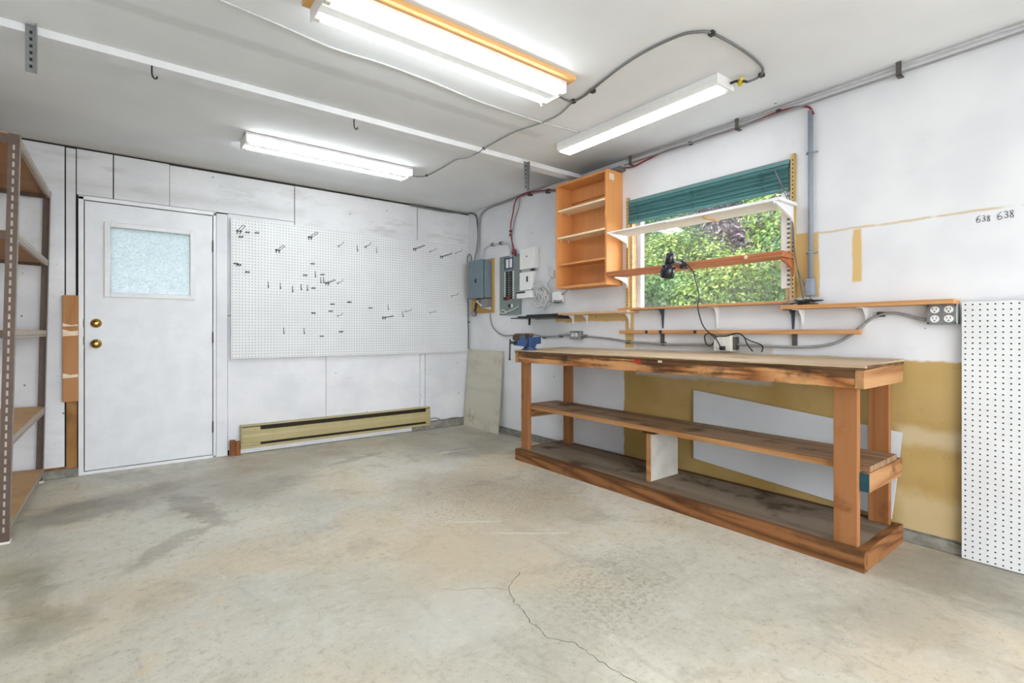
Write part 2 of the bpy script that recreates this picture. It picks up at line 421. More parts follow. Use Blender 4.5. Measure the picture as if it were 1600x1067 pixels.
def obscure_mat():
    t = NT('patterned_obscure_glass', 0.35)
    t.t.nodes.remove(t.b)
    out = t.t.nodes['Material Output']
    tl = t.n('ShaderNodeBsdfTranslucent'); gl = t.n('ShaderNodeBsdfGlossy'); gl.inputs['Roughness'].default_value = 0.2
    o = t.obj()
    v = t.n('ShaderNodeTexVoronoi'); v.feature = 'SMOOTH_F1'; v.inputs['Scale'].default_value = 75
    wob = t.noise(o, 48.0, 2, 0.6, 2.0)
    t.l(o, v.inputs['Vector'])
    f = t.math('ADD', t.math('MULTIPLY', wob, 0.9), t.math('MULTIPLY', v.outputs['Distance'], 0.5))
    c = t.mix(t.rng(f, 0.45, 0.75), (0.28, 0.325, 0.345, 1), (0.365, 0.395, 0.405, 1))
    t.l(c, tl.inputs[0])
    bp = t.n('ShaderNodeBump'); bp.inputs['Strength'].default_value = 0.6; bp.inputs['Distance'].default_value = 0.004
    t.l(f, bp.inputs['Height']); t.l(bp.outputs[0], gl.inputs['Normal'])
    mx = t.n('ShaderNodeMixShader'); mx.inputs[0].default_value = 0.08
    t.l(tl.outputs[0], mx.inputs[1]); t.l(gl.outputs[0], mx.inputs[2]); t.l(mx.outputs[0], out.inputs[0])
    return t.m
M['obscure'] = obscure_mat()

def leaf_mat(name, stops, gloss=0.35):
    t = NT(name, 0.5, spec=gloss)
    g = t.n('ShaderNodeNewGeometry')
    n = t.noise(g.outputs['Position'], 1.7, 2)
    f = t.math('ADD', t.math('MULTIPLY', g.outputs['Random Per Island'], 0.6), t.math('MULTIPLY', n, 0.42))
    c = t.ramp(f, stops)
    t.base(c)
    tl = t.n('ShaderNodeBsdfTranslucent'); t.l(c, tl.inputs[0])
    mx = t.n('ShaderNodeMixShader'); mx.inputs[0].default_value = 0.3
    t.l(t.b.outputs[0], mx.inputs[1]); t.l(tl.outputs[0], mx.inputs[2])
    t.l(mx.outputs[0], t.t.nodes['Material Output'].inputs[0])
    return t.m
M['leaf_lime'] = leaf_mat('lime_leaf', [(0.25, lin(38, 66, 28)), (0.58, lin(108, 134, 56)), (0.95, lin(186, 200, 108))])
M['leaf_green'] = leaf_mat('fresh_leaf', [(0.25, lin(28, 56, 30)), (0.58, lin(76, 112, 62)), (0.95, lin(146, 176, 108))])
M['leaf_dark'] = leaf_mat('deep_leaf', [(0.15, lin(22, 40, 28)), (0.5, lin(52, 82, 52)), (0.85, lin(106, 138, 90))])
M['leaf_plum'] = leaf_mat('plum_leaf', [(0.15, lin(50, 40, 52)), (0.5, lin(104, 86, 102)), (0.85, lin(166, 148, 156))])
M['bark'] = plain('bark', (82, 66, 50), 0.9, var=0.15)
M['soil'] = plain('grass_and_soil', (96, 106, 64), 0.95, var=0.2, scale=3)
M['drive'] = plain('driveway_concrete', (168, 166, 160), 0.9, var=0.1, scale=2)
M['soffit'] = plain('siding_paint', (196, 196, 190), 0.8)

# ------------------------------------------------------------------ mesh builder
class MB:
    def __init__(self):
        self.v = []; self.f = []; self.mi = []
        self.cur = 0
    def add(self, vs, fs):
        k = len(self.v)
        self.v.extend([tuple(p) for p in vs])
        for f in fs:
            self.f.append(tuple(i + k for i in f)); self.mi.append(self.cur)
        return self
    def box(self, x0, x1, y0, y1, z0, z1):
        x0, x1 = sorted((x0, x1)); y0, y1 = sorted((y0, y1)); z0, z1 = sorted((z0, z1))
        vs = [(x, y, z) for z in (z0, z1) for y in (y0, y1) for x in (x0, x1)]
        return self.add(vs, [(0, 2, 3, 1), (4, 5, 7, 6), (0, 1, 5, 4), (2, 6, 7, 3), (0, 4, 6, 2), (1, 3, 7, 5)])
    def hexa(self, bottom, top):
        """box from two quads given counter-clockwise seen from above"""
        vs = list(bottom) + list(top)
        return self.add(vs, [(3, 2, 1, 0), (4, 5, 6, 7), (0, 1, 5, 4), (1, 2, 6, 5), (2, 3, 7, 6), (3, 0, 4, 7)])
    def prism(self, pts, axis, a0, a1):
        """polygon extruded along an axis; pts are the two other coordinates in axis order"""
        def mk(p, a):
            q = list(p); q.insert(axis, a); return tuple(q)
        n = len(pts)
        area = sum(pts[i][0] * pts[(i + 1) % n][1] - pts[(i + 1) % n][0] * pts[i][1] for i in range(n))
        if (area < 0) != (axis == 1): pts = pts[::-1]
        if a0 > a1: a0, a1 = a1, a0
        vs = [mk(p, a0) for p in pts] + [mk(p, a1) for p in pts]
        fs = [tuple(range(n))[::-1], tuple(range(n, 2 * n))]
        fs += [(i, (i + 1) % n, n + (i + 1) % n, n + i) for i in range(n)]
        return self.add(vs, fs)
    def tube(self, pts, r, n=6, smooth=0, r1=None):
        P = [Vector(p) for p in pts]
        if smooth:
            Q = []
            for i in range(len(P) - 1):
                a = P[max(i - 1, 0)]; b = P[i]; c = P[i + 1]; d = P[min(i + 2, len(P) - 1)]
                for k in range(smooth):
                    s = k / smooth
                    Q.append(0.5 * ((2 * b) + (c - a) * s + (2 * a - 5 * b + 4 * c - d) * s * s + (3 * b - 3 * c + d - a) * s ** 3))
            Q.append(P[-1]); P = Q
        vs = []; fs = []
        up = None
        m = len(P)
        for i, p in enumerate(P):
            t = (P[min(i + 1, m - 1)] - P[max(i - 1, 0)])
            if t.length < 1e-9: t = Vector((0, 0, 1))
            t.normalize()
            if up is None:
                up = t.orthogonal().normalized()
            up = (up - t * up.dot(t))
            if up.length < 1e-6: up = t.orthogonal()
            up.normalize()
            s = t.cross(up)
            rr = r if r1 is None else r + (r1 - r) * i / (m - 1)
            for k in range(n):
                a = 2 * math.pi * k / n
                vs.append(p + up * (math.cos(a) * rr) + s * (math.sin(a) * rr))
        for i in range(m - 1):
            for k in range(n):
                a = i * n + k; b = i * n + (k + 1) % n
                fs.append((a, b, b + n, a + n))
        fs.append(tuple(range(n))[::-1]); fs.append(tuple(range((m - 1) * n, m * n)))
        return self.add(vs, fs)
    def cyl(self, p0, p1, r0, r1=None, n=16):
        return self.tube([p0, p1], r0, n, 0, r0 if r1 is None else r1)
    def lathe(self, prof, origin, direction, n=18):
        """profile of (distance along direction, radius)"""
        d = Vector(direction).normalized(); o = Vector(origin)
        u = d.orthogonal().normalized(); w = d.cross(u)
        vs = []; fs = []
        for (h, r) in prof:
            for k in range(n):
                a = 2 * math.pi * k / n
                vs.append(o + d * h + u * (math.cos(a) * r) + w * (math.sin(a) * r))
        for i in range(len(prof) - 1):
            for k in range(n):
                a = i * n + k; b = i * n + (k + 1) % n
                fs.append((a, b, b + n, a + n))
        fs.append(tuple(range(n))[::-1]); fs.append(tuple(range((len(prof) - 1) * n, len(prof) * n)))
        return self.add(vs, fs)
    def build(self, name, mats, parent=None, loc=None, bevel=0.0, smooth=False, kind=None, label=None):
        if not isinstance(mats, (list, tuple)): mats = [mats]
        o0 = Vector(parent['_base']) if parent is not None else Vector(loc if loc is not None else (0, 0, 0))
        me = bpy.data.meshes.new(name)
        me.from_pydata([(p[0] - o0.x, p[1] - o0.y, p[2] - o0.z) for p in self.v], [], self.f)
        for m in mats: me.materials.append(m)
        if len(mats) > 1: me.polygons.foreach_set('material_index', self.mi)
        if smooth: me.polygons.foreach_set('use_smooth', [True] * len(self.f))
        me.update()
        ob = bpy.data.objects.new(name, me)
        COL.objects.link(ob)
        if parent is not None:
            ob.parent = parent
        else:
            ob.location = o0
        ob['_base'] = tuple(o0)
        if bevel:
            b = ob.modifiers.new('edge', 'BEVEL'); b.width = bevel; b.segments = 2; b.limit_method = 'ANGLE'
        if kind: ob['kind'] = kind
        if label: ob['label'] = label
        return ob

def tag(o, label, cat, group=None):
    o['label'] = label; o['category'] = cat
    if group: o['group'] = group
    return o

def thing(name, label, cat, loc, group=None, kind=None):
    o = bpy.data.objects.new(name, None)
    COL.objects.link(o)
    o.location = loc; o['_base'] = tuple(loc)
    o.empty_display_size = 0.1
    if kind: o['kind'] = kind
    if label: tag(o, label, cat, group)
    return o

def bx(name, mat, b, parent=None, loc=None, bevel=0.0, **kw):
    return MB().box(*b).build(name, mat, parent, loc, bevel, **kw)

def struct(name, loc=(0, 0, 0)):
    return thing(name, None, None, loc, kind='structure')

# ------------------------------------------------------------------ room shell
DX0, DX1, DZ1 = -0.285, 0.61, 2.085          # rough door opening in the back wall
WY0, WY1, WZ0, WZ1 = 1.36, 2.55, 1.235, 2.10  # rough window opening in the right wall

fl = bx('floor', M['floor'], (LEFT, W + 0.12, REAR, D + 0.12, -0.15, 0.0)); fl['kind'] = 'structure'
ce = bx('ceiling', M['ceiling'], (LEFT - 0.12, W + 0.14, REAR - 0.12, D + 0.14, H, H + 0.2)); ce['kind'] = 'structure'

# hairline cracks lie in the concrete, slightly proud filler lines
def crack(pts, w):
    mb = MB()
    r2 = random.Random(len(pts))
    P = []
    for i in range(len(pts) - 1):
        a, b = Vector(pts[i]), Vector(pts[i + 1])
        for k in range(5):
            q = a.lerp(b, k / 5)
            P.append(Vector((q.x + r2.uniform(-.006, .006), q.y + r2.uniform(-.006, .006), 0.0006)))
    P.append(Vector((pts[-1][0], pts[-1][1], 0.0006)))
    vs = []; fs = []
    for i, p in enumerate(P):
        t = (P[min(i + 1, len(P) - 1)] - P[max(i - 1, 0)]).normalized()
        s = Vector((-t.y, t.x, 0)) * w * r2.uniform(.5, 1.2) * 0.5
        vs += [p + s, p - s]
    for i in range(len(P) - 1):
        fs.append((2 * i, 2 * i + 1, 2 * i + 3, 2 * i + 2))
    mb.add(vs, fs)
    return mb.build('crack', M['curb_dark'], fl, kind='stuff')
M['curb_dark'] = plain('crack_shadow_dirt', (96, 90, 78), 0.9)
crack([(1.387,1.738,0.000), (1.266,1.663,0.000), (1.227,1.579,0.000), (1.213,1.560,0.000), (1.205,1.497,0.000), (1.171,1.411,0.000), (1.181,1.379,0.000), (1.165,1.309,0.000), (1.218,1.227,0.000), (1.217,1.159,0.000), (1.214,1.073,0.000), (1.230,0.973,0.000)], 0.0028)
crack([(1.256,1.651,0.000), (1.188,1.716,0.000), (1.082,1.772,0.000), (1.035,1.821,0.000)], 0.002)

wb = struct('wall_back', (0.0, D + 0.02, 0.0))
mb = MB()
T = 0.12
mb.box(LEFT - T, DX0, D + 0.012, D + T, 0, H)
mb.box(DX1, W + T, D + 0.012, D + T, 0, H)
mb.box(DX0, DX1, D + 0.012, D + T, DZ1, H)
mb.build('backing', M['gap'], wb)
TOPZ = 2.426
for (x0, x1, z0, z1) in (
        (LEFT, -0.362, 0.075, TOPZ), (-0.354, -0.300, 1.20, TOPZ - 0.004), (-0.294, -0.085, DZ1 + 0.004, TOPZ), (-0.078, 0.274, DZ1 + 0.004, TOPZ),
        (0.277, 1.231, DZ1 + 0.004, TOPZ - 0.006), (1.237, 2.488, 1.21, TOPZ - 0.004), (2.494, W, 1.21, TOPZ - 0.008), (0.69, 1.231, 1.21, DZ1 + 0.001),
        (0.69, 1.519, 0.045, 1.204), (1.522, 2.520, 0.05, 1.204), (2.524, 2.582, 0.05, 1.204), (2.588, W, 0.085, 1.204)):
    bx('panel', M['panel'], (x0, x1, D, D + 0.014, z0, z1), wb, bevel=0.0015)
# exposed framing below the strip beside the door, sole plate
bx('stud', M['osb'], (-0.352, -0.292, D - 0.002, D + 0.014, 0.06, 1.2), wb, bevel=0.002)
bx('sole_plate', M['block'], (-0.60, -0.352, D - 0.004, D + 0.012, 0.055, 0.078), wb, bevel=0.002)

wr = struct('wall_right', (W, 2.0, 0.0))
mb = MB()
mb.box(W, W + T, REAR - T, WY0, 0.065, H)
mb.box(W, W + T, WY1, D + T, 0.065, H)
mb.box(W, W + T, WY0, WY1, 0.065, WZ0)
mb.box(W, W + T, WY0, WY1, WZ1, H)
mb.build('wallboard', M['wall_right'], wr)
bx('footing', M['curb'], (W + 0.004, W + T, REAR - T, D + T, 0.0, 0.065), wr)

wl = bx('wall_left', M['white'], (LEFT - T, LEFT, REAR - T, D + T, 0, H)); wl['kind'] = 'structure'
we = struct('wall_rear', (0, REAR, 0))
mb = MB()
mb.box(LEFT, -0.75, REAR - T, REAR, 0, H); mb.box(2.95, W, REAR - T, REAR, 0, H); mb.box(-0.75, 2.95, REAR - T, REAR, 2.2, H)
mb.build('wallboard', M['white'], we)

cb = bx('baseboard_back', M['curb'], (LEFT, DX0 + 0.0, D - 0.03, D + 0.012, 0, 0.062), loc=(-0.6, D - .01, 0), bevel=0.006); cb['kind'] = 'structure'
cb = bx('baseboard_back', M['curb'], (2.42, W, D - 0.025, D + 0.012, 0, 0.082), loc=(2.8, D - .01, 0), bevel=0.006); cb['kind'] = 'structure'
cb = bx('baseboard_back', M['white'], (0.70, 2.42, D - 0.016, D, 0.004, 0.05), loc=(1.5, D - .01, 0), bevel=0.003); cb['kind'] = 'structure'
cb = bx('baseboard_right', M['curb'], (W - 0.012, W + 0.004, REAR, D, 0, 0.055), loc=(W, 2, 0), bevel=0.005); cb['kind'] = 'structure'

# ground outdoors
g = bx('ground', M['soil'], (W + T, 17, -8, 16, -0.3, -0.12)); g['kind'] = 'structure'
g = bx('driveway', M['drive'], (-9, W + T, -12, REAR, -0.3, -0.02)); g['kind'] = 'structure'
g = bx('yard', M['soil'], (-9, W + T, D + T, 14, -0.3, -0.12)); g['kind'] = 'structure'

# ------------------------------------------------------------------ door in the back wall
dr = struct('door_1', (0.16, D, 0))
SX0, SX1, SZ0, SZ1 = -0.248, 0.574, 0.03, 2.045
YF = D - 0.012
for (x0, x1, z0, z1) in ((-0.284, -0.254, 0.0, 2.075), (0.580, 0.600, 0.0, 2.075)):
    bx('jamb', M['white'], (x0, x1, D - 0.02, D + 0.09, z0, z1), dr, bevel=0.002)
bx('jamb', M['white'], (-0.284, 0.600, D - 0.02, D + 0.09, 2.052, 2.082), dr, bevel=0.002)
mb = MB()
mb.box(-0.254, -0.236, YF + .042, D + .088, .024, 2.052); mb.box(.566, .580, YF + .042, D + .088, .024, 2.052); mb.box(-0.254, .580, YF + .042, D + .088, 2.038, 2.052); mb.box(-0.254, .580, YF + .042, D + .088, .024, .036)
mb.build('gap_light_stop', M['gap'], dr)  # dark stop added behind the slab to block daylight leaking through its gaps
bx('casing', M['panel'], (0.603, 0.686, D - 0.016, D + 0.012, 0.002, 2.075), dr, bevel=0.003)
bx('threshold', M['white'], (-0.262, 0.600, D - 0.02, D + 0.09, 0.0, 0.024), dr, bevel=0.004)
GX0, GX1, GZ0, GZ1 = -0.100, 0.414, 1.368, 1.868
mb = MB()
mb.box(SX0, GX0, YF, YF + 0.04, SZ0, SZ1); mb.box(GX1, SX1, YF, YF + 0.04, SZ0, SZ1)
mb.box(GX0, GX1, YF, YF + 0.04, SZ0, GZ0); mb.box(GX0, GX1, YF, YF + 0.04, GZ1, SZ1)
mb.build('slab', M['door'], dr)
mb = MB()
fw = 0.036
for (x0, x1, z0, z1) in ((GX0 - fw, GX0, GZ0 - fw, GZ1 + fw), (GX1, GX1 + fw, GZ0 - fw, GZ1 + fw), (GX0, GX1, GZ1, GZ1 + fw), (GX0, GX1, GZ0 - fw, GZ0)):
    mb.box(x0, x1, YF - 0.013, YF, z0, z1)
mb.build('window_frame', M['white'], dr, bevel=0.004)
bx('pane', M['obscure'], (GX0 - 0.004, GX1 + 0.004, YF + 0.016, YF + 0.022, GZ0 - 0.004, GZ1 + 0.004), dr)
for nm, zc in (('deadbolt', 1.131), ('knob', 0.977)):
    c = (-0.183, YF, zc)
    if nm == 'knob':
        pr = [(0, .032), (.004, .034), (.008, .030), (.012, .013), (.030, .012), (.036, .024), (.048, .029), (.058, .024), (.062, .010)]
    else:
        pr = [(0, .032), (.004, .034), (.012, .030), (.020, .022), (.024, .018), (.026, .008)]
    MB().lathe(pr, c, (0, -1, 0), 20).build(nm, M['brass'], dr, smooth=True, label='brass ' + nm)
for zc in (1.79, 1.02, 0.263):
    mb = MB(); mb.box(0.572, 0.590, YF - 0.004, YF + 0.002, zc - .045, zc + .045); mb.cyl((0.577, YF - .006, zc - .047), (0.577, YF - .006, zc + .047), .006, n=8)
    mb.build('hinge', M['hinge'], dr)
for z in (1.0, 1.13):
    bx('strike', M['hinge'], (-0.258, -0.250, D - 0.022, D - 0.010, z - .03, z + .03), dr)

# ------------------------------------------------------------------ window in the right wall
wi = struct('window_1', (W, 1.95, WZ0))
for (y0, y1, z0, z1) in ((WY1 - 0.018, WY1, WZ0, WZ1), (WY0, WY0 + 0.018, WZ0, WZ1)):
    bx('jamb', M['ledge_pale'], (W - 0.004, W + 0.055, y0, y1, z0, z1), wi, bevel=0.002)
bx('head', M['ledge_pale'], (W - 0.004, W + 0.06, WY0, WY1, WZ1 - 0.012, WZ1 + 0.006), wi, bevel=0.002)
bx('sill', M['white'], (W - 0.002, W + 0.10, WY0, WY1, WZ0, WZ0 + 0.015), wi, bevel=0.002)
mb = MB()
xf0, xf1 = W + 0.055, W + 0.10
mb.box(xf0, xf1, WY1 - 0.055, WY1, WZ0, WZ1); mb.box(xf0, xf1, WY0, WY0 + 0.03, WZ0, WZ1)
mb.box(xf0, xf1, WY0 + 0.03, WY1 - 0.055, WZ1 - 0.04, WZ1); mb.box(xf0, xf1, WY0 + 0.03, WY1 - 0.055, WZ0, WZ0 + 0.022)
mb.build('window_frame', M['vinyl'], wi, bevel=0.003)
bx('pane', M['glass'], (W + 0.076, W + 0.080, WY0 + 0.025, WY1 - 0.05, WZ0 + 0.018, WZ1 - 0.035), wi)

# handwriting on the right wall: 638 638
mb = MB()
def stroke(pts, w=0.0014):
    P = [(W - 0.0007, y, z) for y, z in pts]
    mb.tube(P, w, 4, 4)
def glyph(ch, yc, zc, s):
    six = [(-.25, .5), (.15, .25), (.38, -.1), (.3, -.42), (0, -.5), (-.3, -.35), (-.28, -.12), (0, -.02), (.3, -.15)]
    three = [(.3, .42), (0, .5), (-.3, .35), (-.2, .1), (.08, .02), (-.25, -.1), (-.3, -.38), (0, -.5), (.32, -.38)]
    eight = [(-.28, .4), (0, .5), (.25, .35), (.1, .1), (-.2, -.15), (-.28, -.4), (0, -.5), (.28, -.38), (.2, -.12), (-.1, .1), (-.28, .36)]
    g = {'6': six, '3': three, '8': eight}[ch]
    stroke([(yc + a * s * .58, zc + b * s) for a, b in g])
for (p, ch, s) in ((((3.150,0.517,1.594)), '6', .032), (((3.150,0.499,1.594)), '3', .026), (((3.150,0.482,1.591)), '8', .026), (((3.150,0.445,1.596)), '6', .034), (((3.150,0.424,1.598)), '3', .030), (((3.150,0.406,1.598)), '8', .032)):
    glyph(ch, p[1], p[2], s)
mb.build('marker_writing', M['ink'], wr, label='handwritten numerals 638 638 in dark marker')

# ceiling strip board with cables
cs = struct('trim_1', (1.0, 3.13, H))
bx('strip_board', M['white'], (LEFT, W - .002, 3.085, 3.185, 2.403, H), cs, bevel=0.002)
bx('seam_batten', M['ceiling'], (LEFT, 3.02, 3.19, 3.26, 2.432, H), cs)

# ------------------------------------------------------------------ ceiling lights
def strip_light(x0, x1, y0, y1, ztop, label, zb):
    t = thing('ceiling_light', label, 'ceiling light', ((x0 + x1) / 2, (y0 + y1) / 2, ztop), 'bare tube ceiling lights')
    yc = (y0 + y1) / 2
    # shallow reflector pan with a raised centre channel
    prof = [(y0, ztop), (y1, ztop), (y1, ztop - .018), (yc + .045, ztop - .022), (yc + .028, zb), (yc - .028, zb), (yc - .045, ztop - .022), (y0, ztop - .018)]
    MB().prism(prof, 0, x0 + .006, x1 - .006).build('housing', M['white_plastic'], t)
    for a, b in ((x0, x0 + .006), (x1 - .006, x1)):
        bx('end_plate', M['white_plastic'], (a, b, y0, y1, zb - .012, ztop), t, bevel=.001)
    for s in (-1, 1):
        c = yc + s * .068; z = zb + .008
        MB().cyl((x0 + .03, c, z), (x1 - .03, c, z), .019, n=14).build('tube', M['tube'], t, smooth=True)
        for xx in (x0 + .006, x1 - .03):
            bx('socket', M['offwhite'], (xx, xx + .024, c - .014, c + .014, z - .022, ztop - .015), t, bevel=.003)
    return t
strip_light(0.605, 1.880, 1.955, 2.165, 2.418, 'large double tube light under a wooden ceiling plank, nearest the camera', 2.368)
strip_light(0.645, 1.895, 3.815, 4.035, 2.438, 'smaller looking double tube light on the ceiling near the back wall', 2.385)
tag(bx('ceiling_plank', M['plank'], (0.575, 1.915, 1.915, 2.175, 2.419, H), loc=(1.24, 2.04, H), bevel=.002),
    'bare wooden plank on the ceiling above the large tube light', 'plank')
t = thing('ceiling_light', 'enclosed white strip light with lit diffuser above the window side', 'ceiling light', (2.55, 2.05, H))
MB().prism([(2.475, H), (2.635, H), (2.622, 2.398), (2.600, 2.381), (2.488, 2.381), (2.475, 2.398)], 1, 1.435, 2.68).build('housing', M['white_plastic'], t, bevel=.003)
bx('diffuser', M['led'], (2.496, 2.594, 1.452, 2.664, 2.374, 2.382), t)
bx('end_cap', M['white_plastic'], (2.47, 2.64, 1.425, 1.437, 2.385, H), t, bevel=.003)

# ------------------------------------------------------------------ cables helper
def cable(name, pts, r, mat, label, cat='cable', clips=(), n=6, smooth=5, clip_mat=None, clip_name='clip', normal=None):
    t = thing(name, label, cat, pts[0])
    MB().tube(pts, r, n, smooth).build('sheath', M[mat], t, smooth=True)
    for c in clips:
        x, y, z = c
        MB().box(x - r * 2.0, x + r * 2.0, y - r * 2.0, y + r * 2.0, z - r * 1.6, z + r * 1.6).build(clip_name, M[clip_mat or 'steel_dark'], t, bevel=r * .3)
    return t

cable('ceiling_cable', [(0.272,2.359,2.434), (0.307,2.362,2.434), (0.520,2.391,2.434), (0.786,2.432,2.434), (1.040,2.418,2.434), (1.343,2.433,2.434), (1.614,2.463,2.434), (1.903,2.468,2.434), (2.162,2.461,2.434), (2.450,2.424,2.434)], .0055, 'pale_cable',
      'thin white cord painted over, running along the ceiling between the lights', 'cord')
cable('lighting_cable', [(1.948,2.091,2.410), (2.031,2.119,2.422), (2.087,2.113,2.428), (2.089,2.016,2.430), (2.023,1.745,2.430), (1.996,1.539,2.430), (2.012,1.354,2.430), (2.055,1.283,2.430), (2.115,1.249,2.430), (2.301,1.234,2.430), (2.491,1.237,2.430), (2.614,1.258,2.430), (2.668,1.304,2.426), (2.642,1.353,2.410)], .0065, 'dark_cable',
      'grey armoured cable curving over the ceiling to the enclosed strip light', clips=[(2.093,2.119,2.432), (2.090,1.962,2.432), (2.118,1.251,2.432), (2.671,1.292,2.432)])
t = thing('cable_connector', 'yellow wire connector with black lead at the end of the enclosed light', 'connector', (2.599,1.369,2.410))
MB().tube([(2.572,1.412,2.405), (2.582,1.385,2.408), (2.599,1.369,2.410), (2.639,1.355,2.410)], .007, 8, 3).build('lead', M['black'], t, smooth=True)
MB().cyl((2.604,1.382,2.410), (2.584,1.355,2.410), .014, .009, 10).build('twist_cap', M['yellow'], t, label='yellow twist cap')
MB().cyl((2.630,1.389,2.410), (2.614,1.366,2.410), .013, .010, 10).build('twist_cap', M['yellow'], t, label='yellow twist cap')
cable('lighting_cable', [(1.928,3.931,2.410), (2.038,3.980,2.432), (2.079,3.903,2.432), (2.082,3.663,2.432), (2.070,3.417,2.432), (2.054,3.222,2.395), (2.063,3.078,2.395), (2.106,3.058,2.432), (2.096,2.718,2.432), (2.139,2.498,2.432), (2.153,2.316,2.432), (2.110,2.169,2.432), (2.099,2.125,2.432)], .005, 'grey_cable',
      'thin grey cable crossing the ceiling strip board between both tube lights', clips=[(2.078,3.912,2.434), (2.109,3.079,2.434)])

# hangers on the strip board
def hanger(p_top, p_bot, label):
    t = thing('hanger_bracket', label, 'bracket', p_top)
    x, y, z0 = p_top; z1 = p_bot[2]
    mb = MB()
    w = .020
    mb.box(x - w, x + w, y - .002, y + .002, z1, z0)
    mb.box(x + w - .004, x + w, y - .03, y + .002, z1, z0)
    mb.build('angle', M['steel'], t, bevel=.001)
    for k in range(6):
        z = z1 + .02 + k * (z0 - z1 - .03) / 6
        bx('slot', M['gap'], (x - .006, x + .004, y - .0026, y - .002, z, z + .014), t)
hanger((-0.338, 3.08, 2.438), (-0.338, 3.08, 2.226), 'perforated steel hanger at the left end of the ceiling strip board')
hanger((2.513, 3.08, 2.420), (2.513, 3.08, 2.195), 'perforated steel hanger on the strip board near the orange cabinet')
for (px, lab) in (((0.10, 3.09), 'small bent steel hook on the strip board near the hanger at left'), ((1.13, 3.09), 'small bent steel hook in the middle of the ceiling strip board')):
    x, y = px
    mb = MB(); mb.tube([(x, y, 2.405), (x, y, 2.365), (x + .006, y, 2.345), (x + .018, y, 2.343), (x + .022, y, 2.355)], .004, 6, 3)
    tag(mb.build('ceiling_hook', M['steel_dark'], loc=(x, y, 2.405), smooth=True), lab, 'hook', 'hooks on the ceiling strip board')

# ------------------------------------------------------------------ pegboards
def pegboard(name, label, origin, u, v, nu, nv, pitch, rad, parent=None, thick=.006):
    """origin = lower corner of the front face; u, v unit vectors; front normal = u x v"""
    t = thing(name, label, 'pegboard', origin)
    o = Vector(origin); u = Vector(u); v = Vector(v); nrm = u.cross(v).normalized()
    mb = MB(); vs = []; fs = []; mi = []
    def P(a, b, d=0.0): return o + u * a + v * b - nrm * d
    for j in range(nv + 1):
        for i in range(nu + 1):
            vs.append(P(i * pitch, j * pitch))
    idx = lambda i, j: j * (nu + 1) + i
    cs8 = [(math.cos(k * math.pi / 4) * rad, math.sin(k * math.pi / 4) * rad) for k in range(8)]
    for j in range(nv):
        for i in range(nu):
            cx, cy = (i + .5) * pitch, (j + .5) * pitch
            k0 = len(vs)
            for (a, b) in cs8: vs.append(P(cx + a, cy + b))
            for (a, b) in cs8: vs.append(P(cx + a, cy + b, .0045))
            h = lambda k: k0 + k % 8
            cor = [idx(i + 1, j + 1), idx(i, j + 1), idx(i, j), idx(i + 1, j)]   # at 45,135,225,315 degrees
            for q in range(4):
                c0, c1 = cor[q], cor[(q + 1) % 4]
                k45 = 2 * q + 1
                fs += [(c0, c1, h(k45 + 1)), (c0, h(k45 + 1), h(k45)), (c1, h(k45 + 2), h(k45 + 1))]; mi += [0, 0, 0]
            for k in range(8):
                fs.append((k0 + k, k0 + (k + 1) % 8, k0 + 8 + (k + 1) % 8, k0 + 8 + k)); mi.append(1)
            fs.append(tuple(k0 + 8 + k for k in range(8))); mi.append(1)
    mb.v = [tuple(p) for p in vs]; mb.f = fs; mb.mi = mi
    # edges and back
    w_, h_ = nu * pitch, nv * pitch
    c = [P(0, 0), P(w_, 0), P(w_, h_), P(0, h_), P(0, 0, thick), P(w_, 0, thick), P(w_, h_, thick), P(0, h_, thick)]
    mb.cur = 0
    mb.add(c, [(0, 4, 5, 1), (1, 5, 6, 2), (2, 6, 7, 3), (3, 7, 4, 0)])
    mb.cur = 1
    mb.add(c[4:], [(3, 2, 1, 0)])
    mb.build('board', [M['peg'], M['peg_core']], t)
    return t
pb = pegboard('wall_pegboard', 'large white pegboard on the back wall holding scattered wire hooks', (0.709, D - 0.028, 0.834), (1, 0, 0), (0, 0, 1), 96, 48, .02538, .0034)
for xx in (0.72, 1.9, 3.09):
    bx('batten', M['gap'], (xx, xx + .04, D - .0215, D - .0005, .86, 2.03), pb)
rp = pegboard('floor_pegboard', 'tall white pegboard with dark holes standing on the floor against the right wall', (W - 0.034, 0.570, 0.004), (0, -1, 0), (0, 0, 1), 24, 47, .0256, .0036)
for yy in (0.53, 0.0):
    bx('batten', M['gap'], (W - .0275, W - .001, yy - .03, yy, .08, 1.15), rp)

# hooks on the big pegboard: (kind, x, z)
HK = []
def hk(kind, p): HK.append((kind, p[0], p[2]))
hk('loop', (0.771,4.878,1.941)); hk('loop', (1.083,4.878,1.805)); hk('loop', (1.365,4.878,1.956)); hk('loop', (1.521,4.878,1.536)); hk('loop', (2.445,4.878,1.954)); hk('loop', (2.773,4.878,1.902)); hk('loop', (2.097,4.878,1.214))
hk('jay', (1.104,4.878,1.482)); hk('jay', (1.284,4.878,1.480)); hk('jay', (1.339,4.878,1.477)); hk('jay', (1.134,4.878,1.075)); hk('jay', (1.310,4.878,1.075)); hk('jay', (1.815,4.878,1.897)); hk('jay', (2.015,4.878,1.898))
hk('jay', (1.411,4.878,1.608)); hk('jay', (1.461,4.878,1.556)); hk('jay', (1.488,4.878,1.558)); hk('jay', (1.003,4.878,1.487)); hk('jay', (1.209,4.878,1.458)); hk('jay', (2.304,4.878,1.251)); hk('jay', (2.139,4.878,1.321))
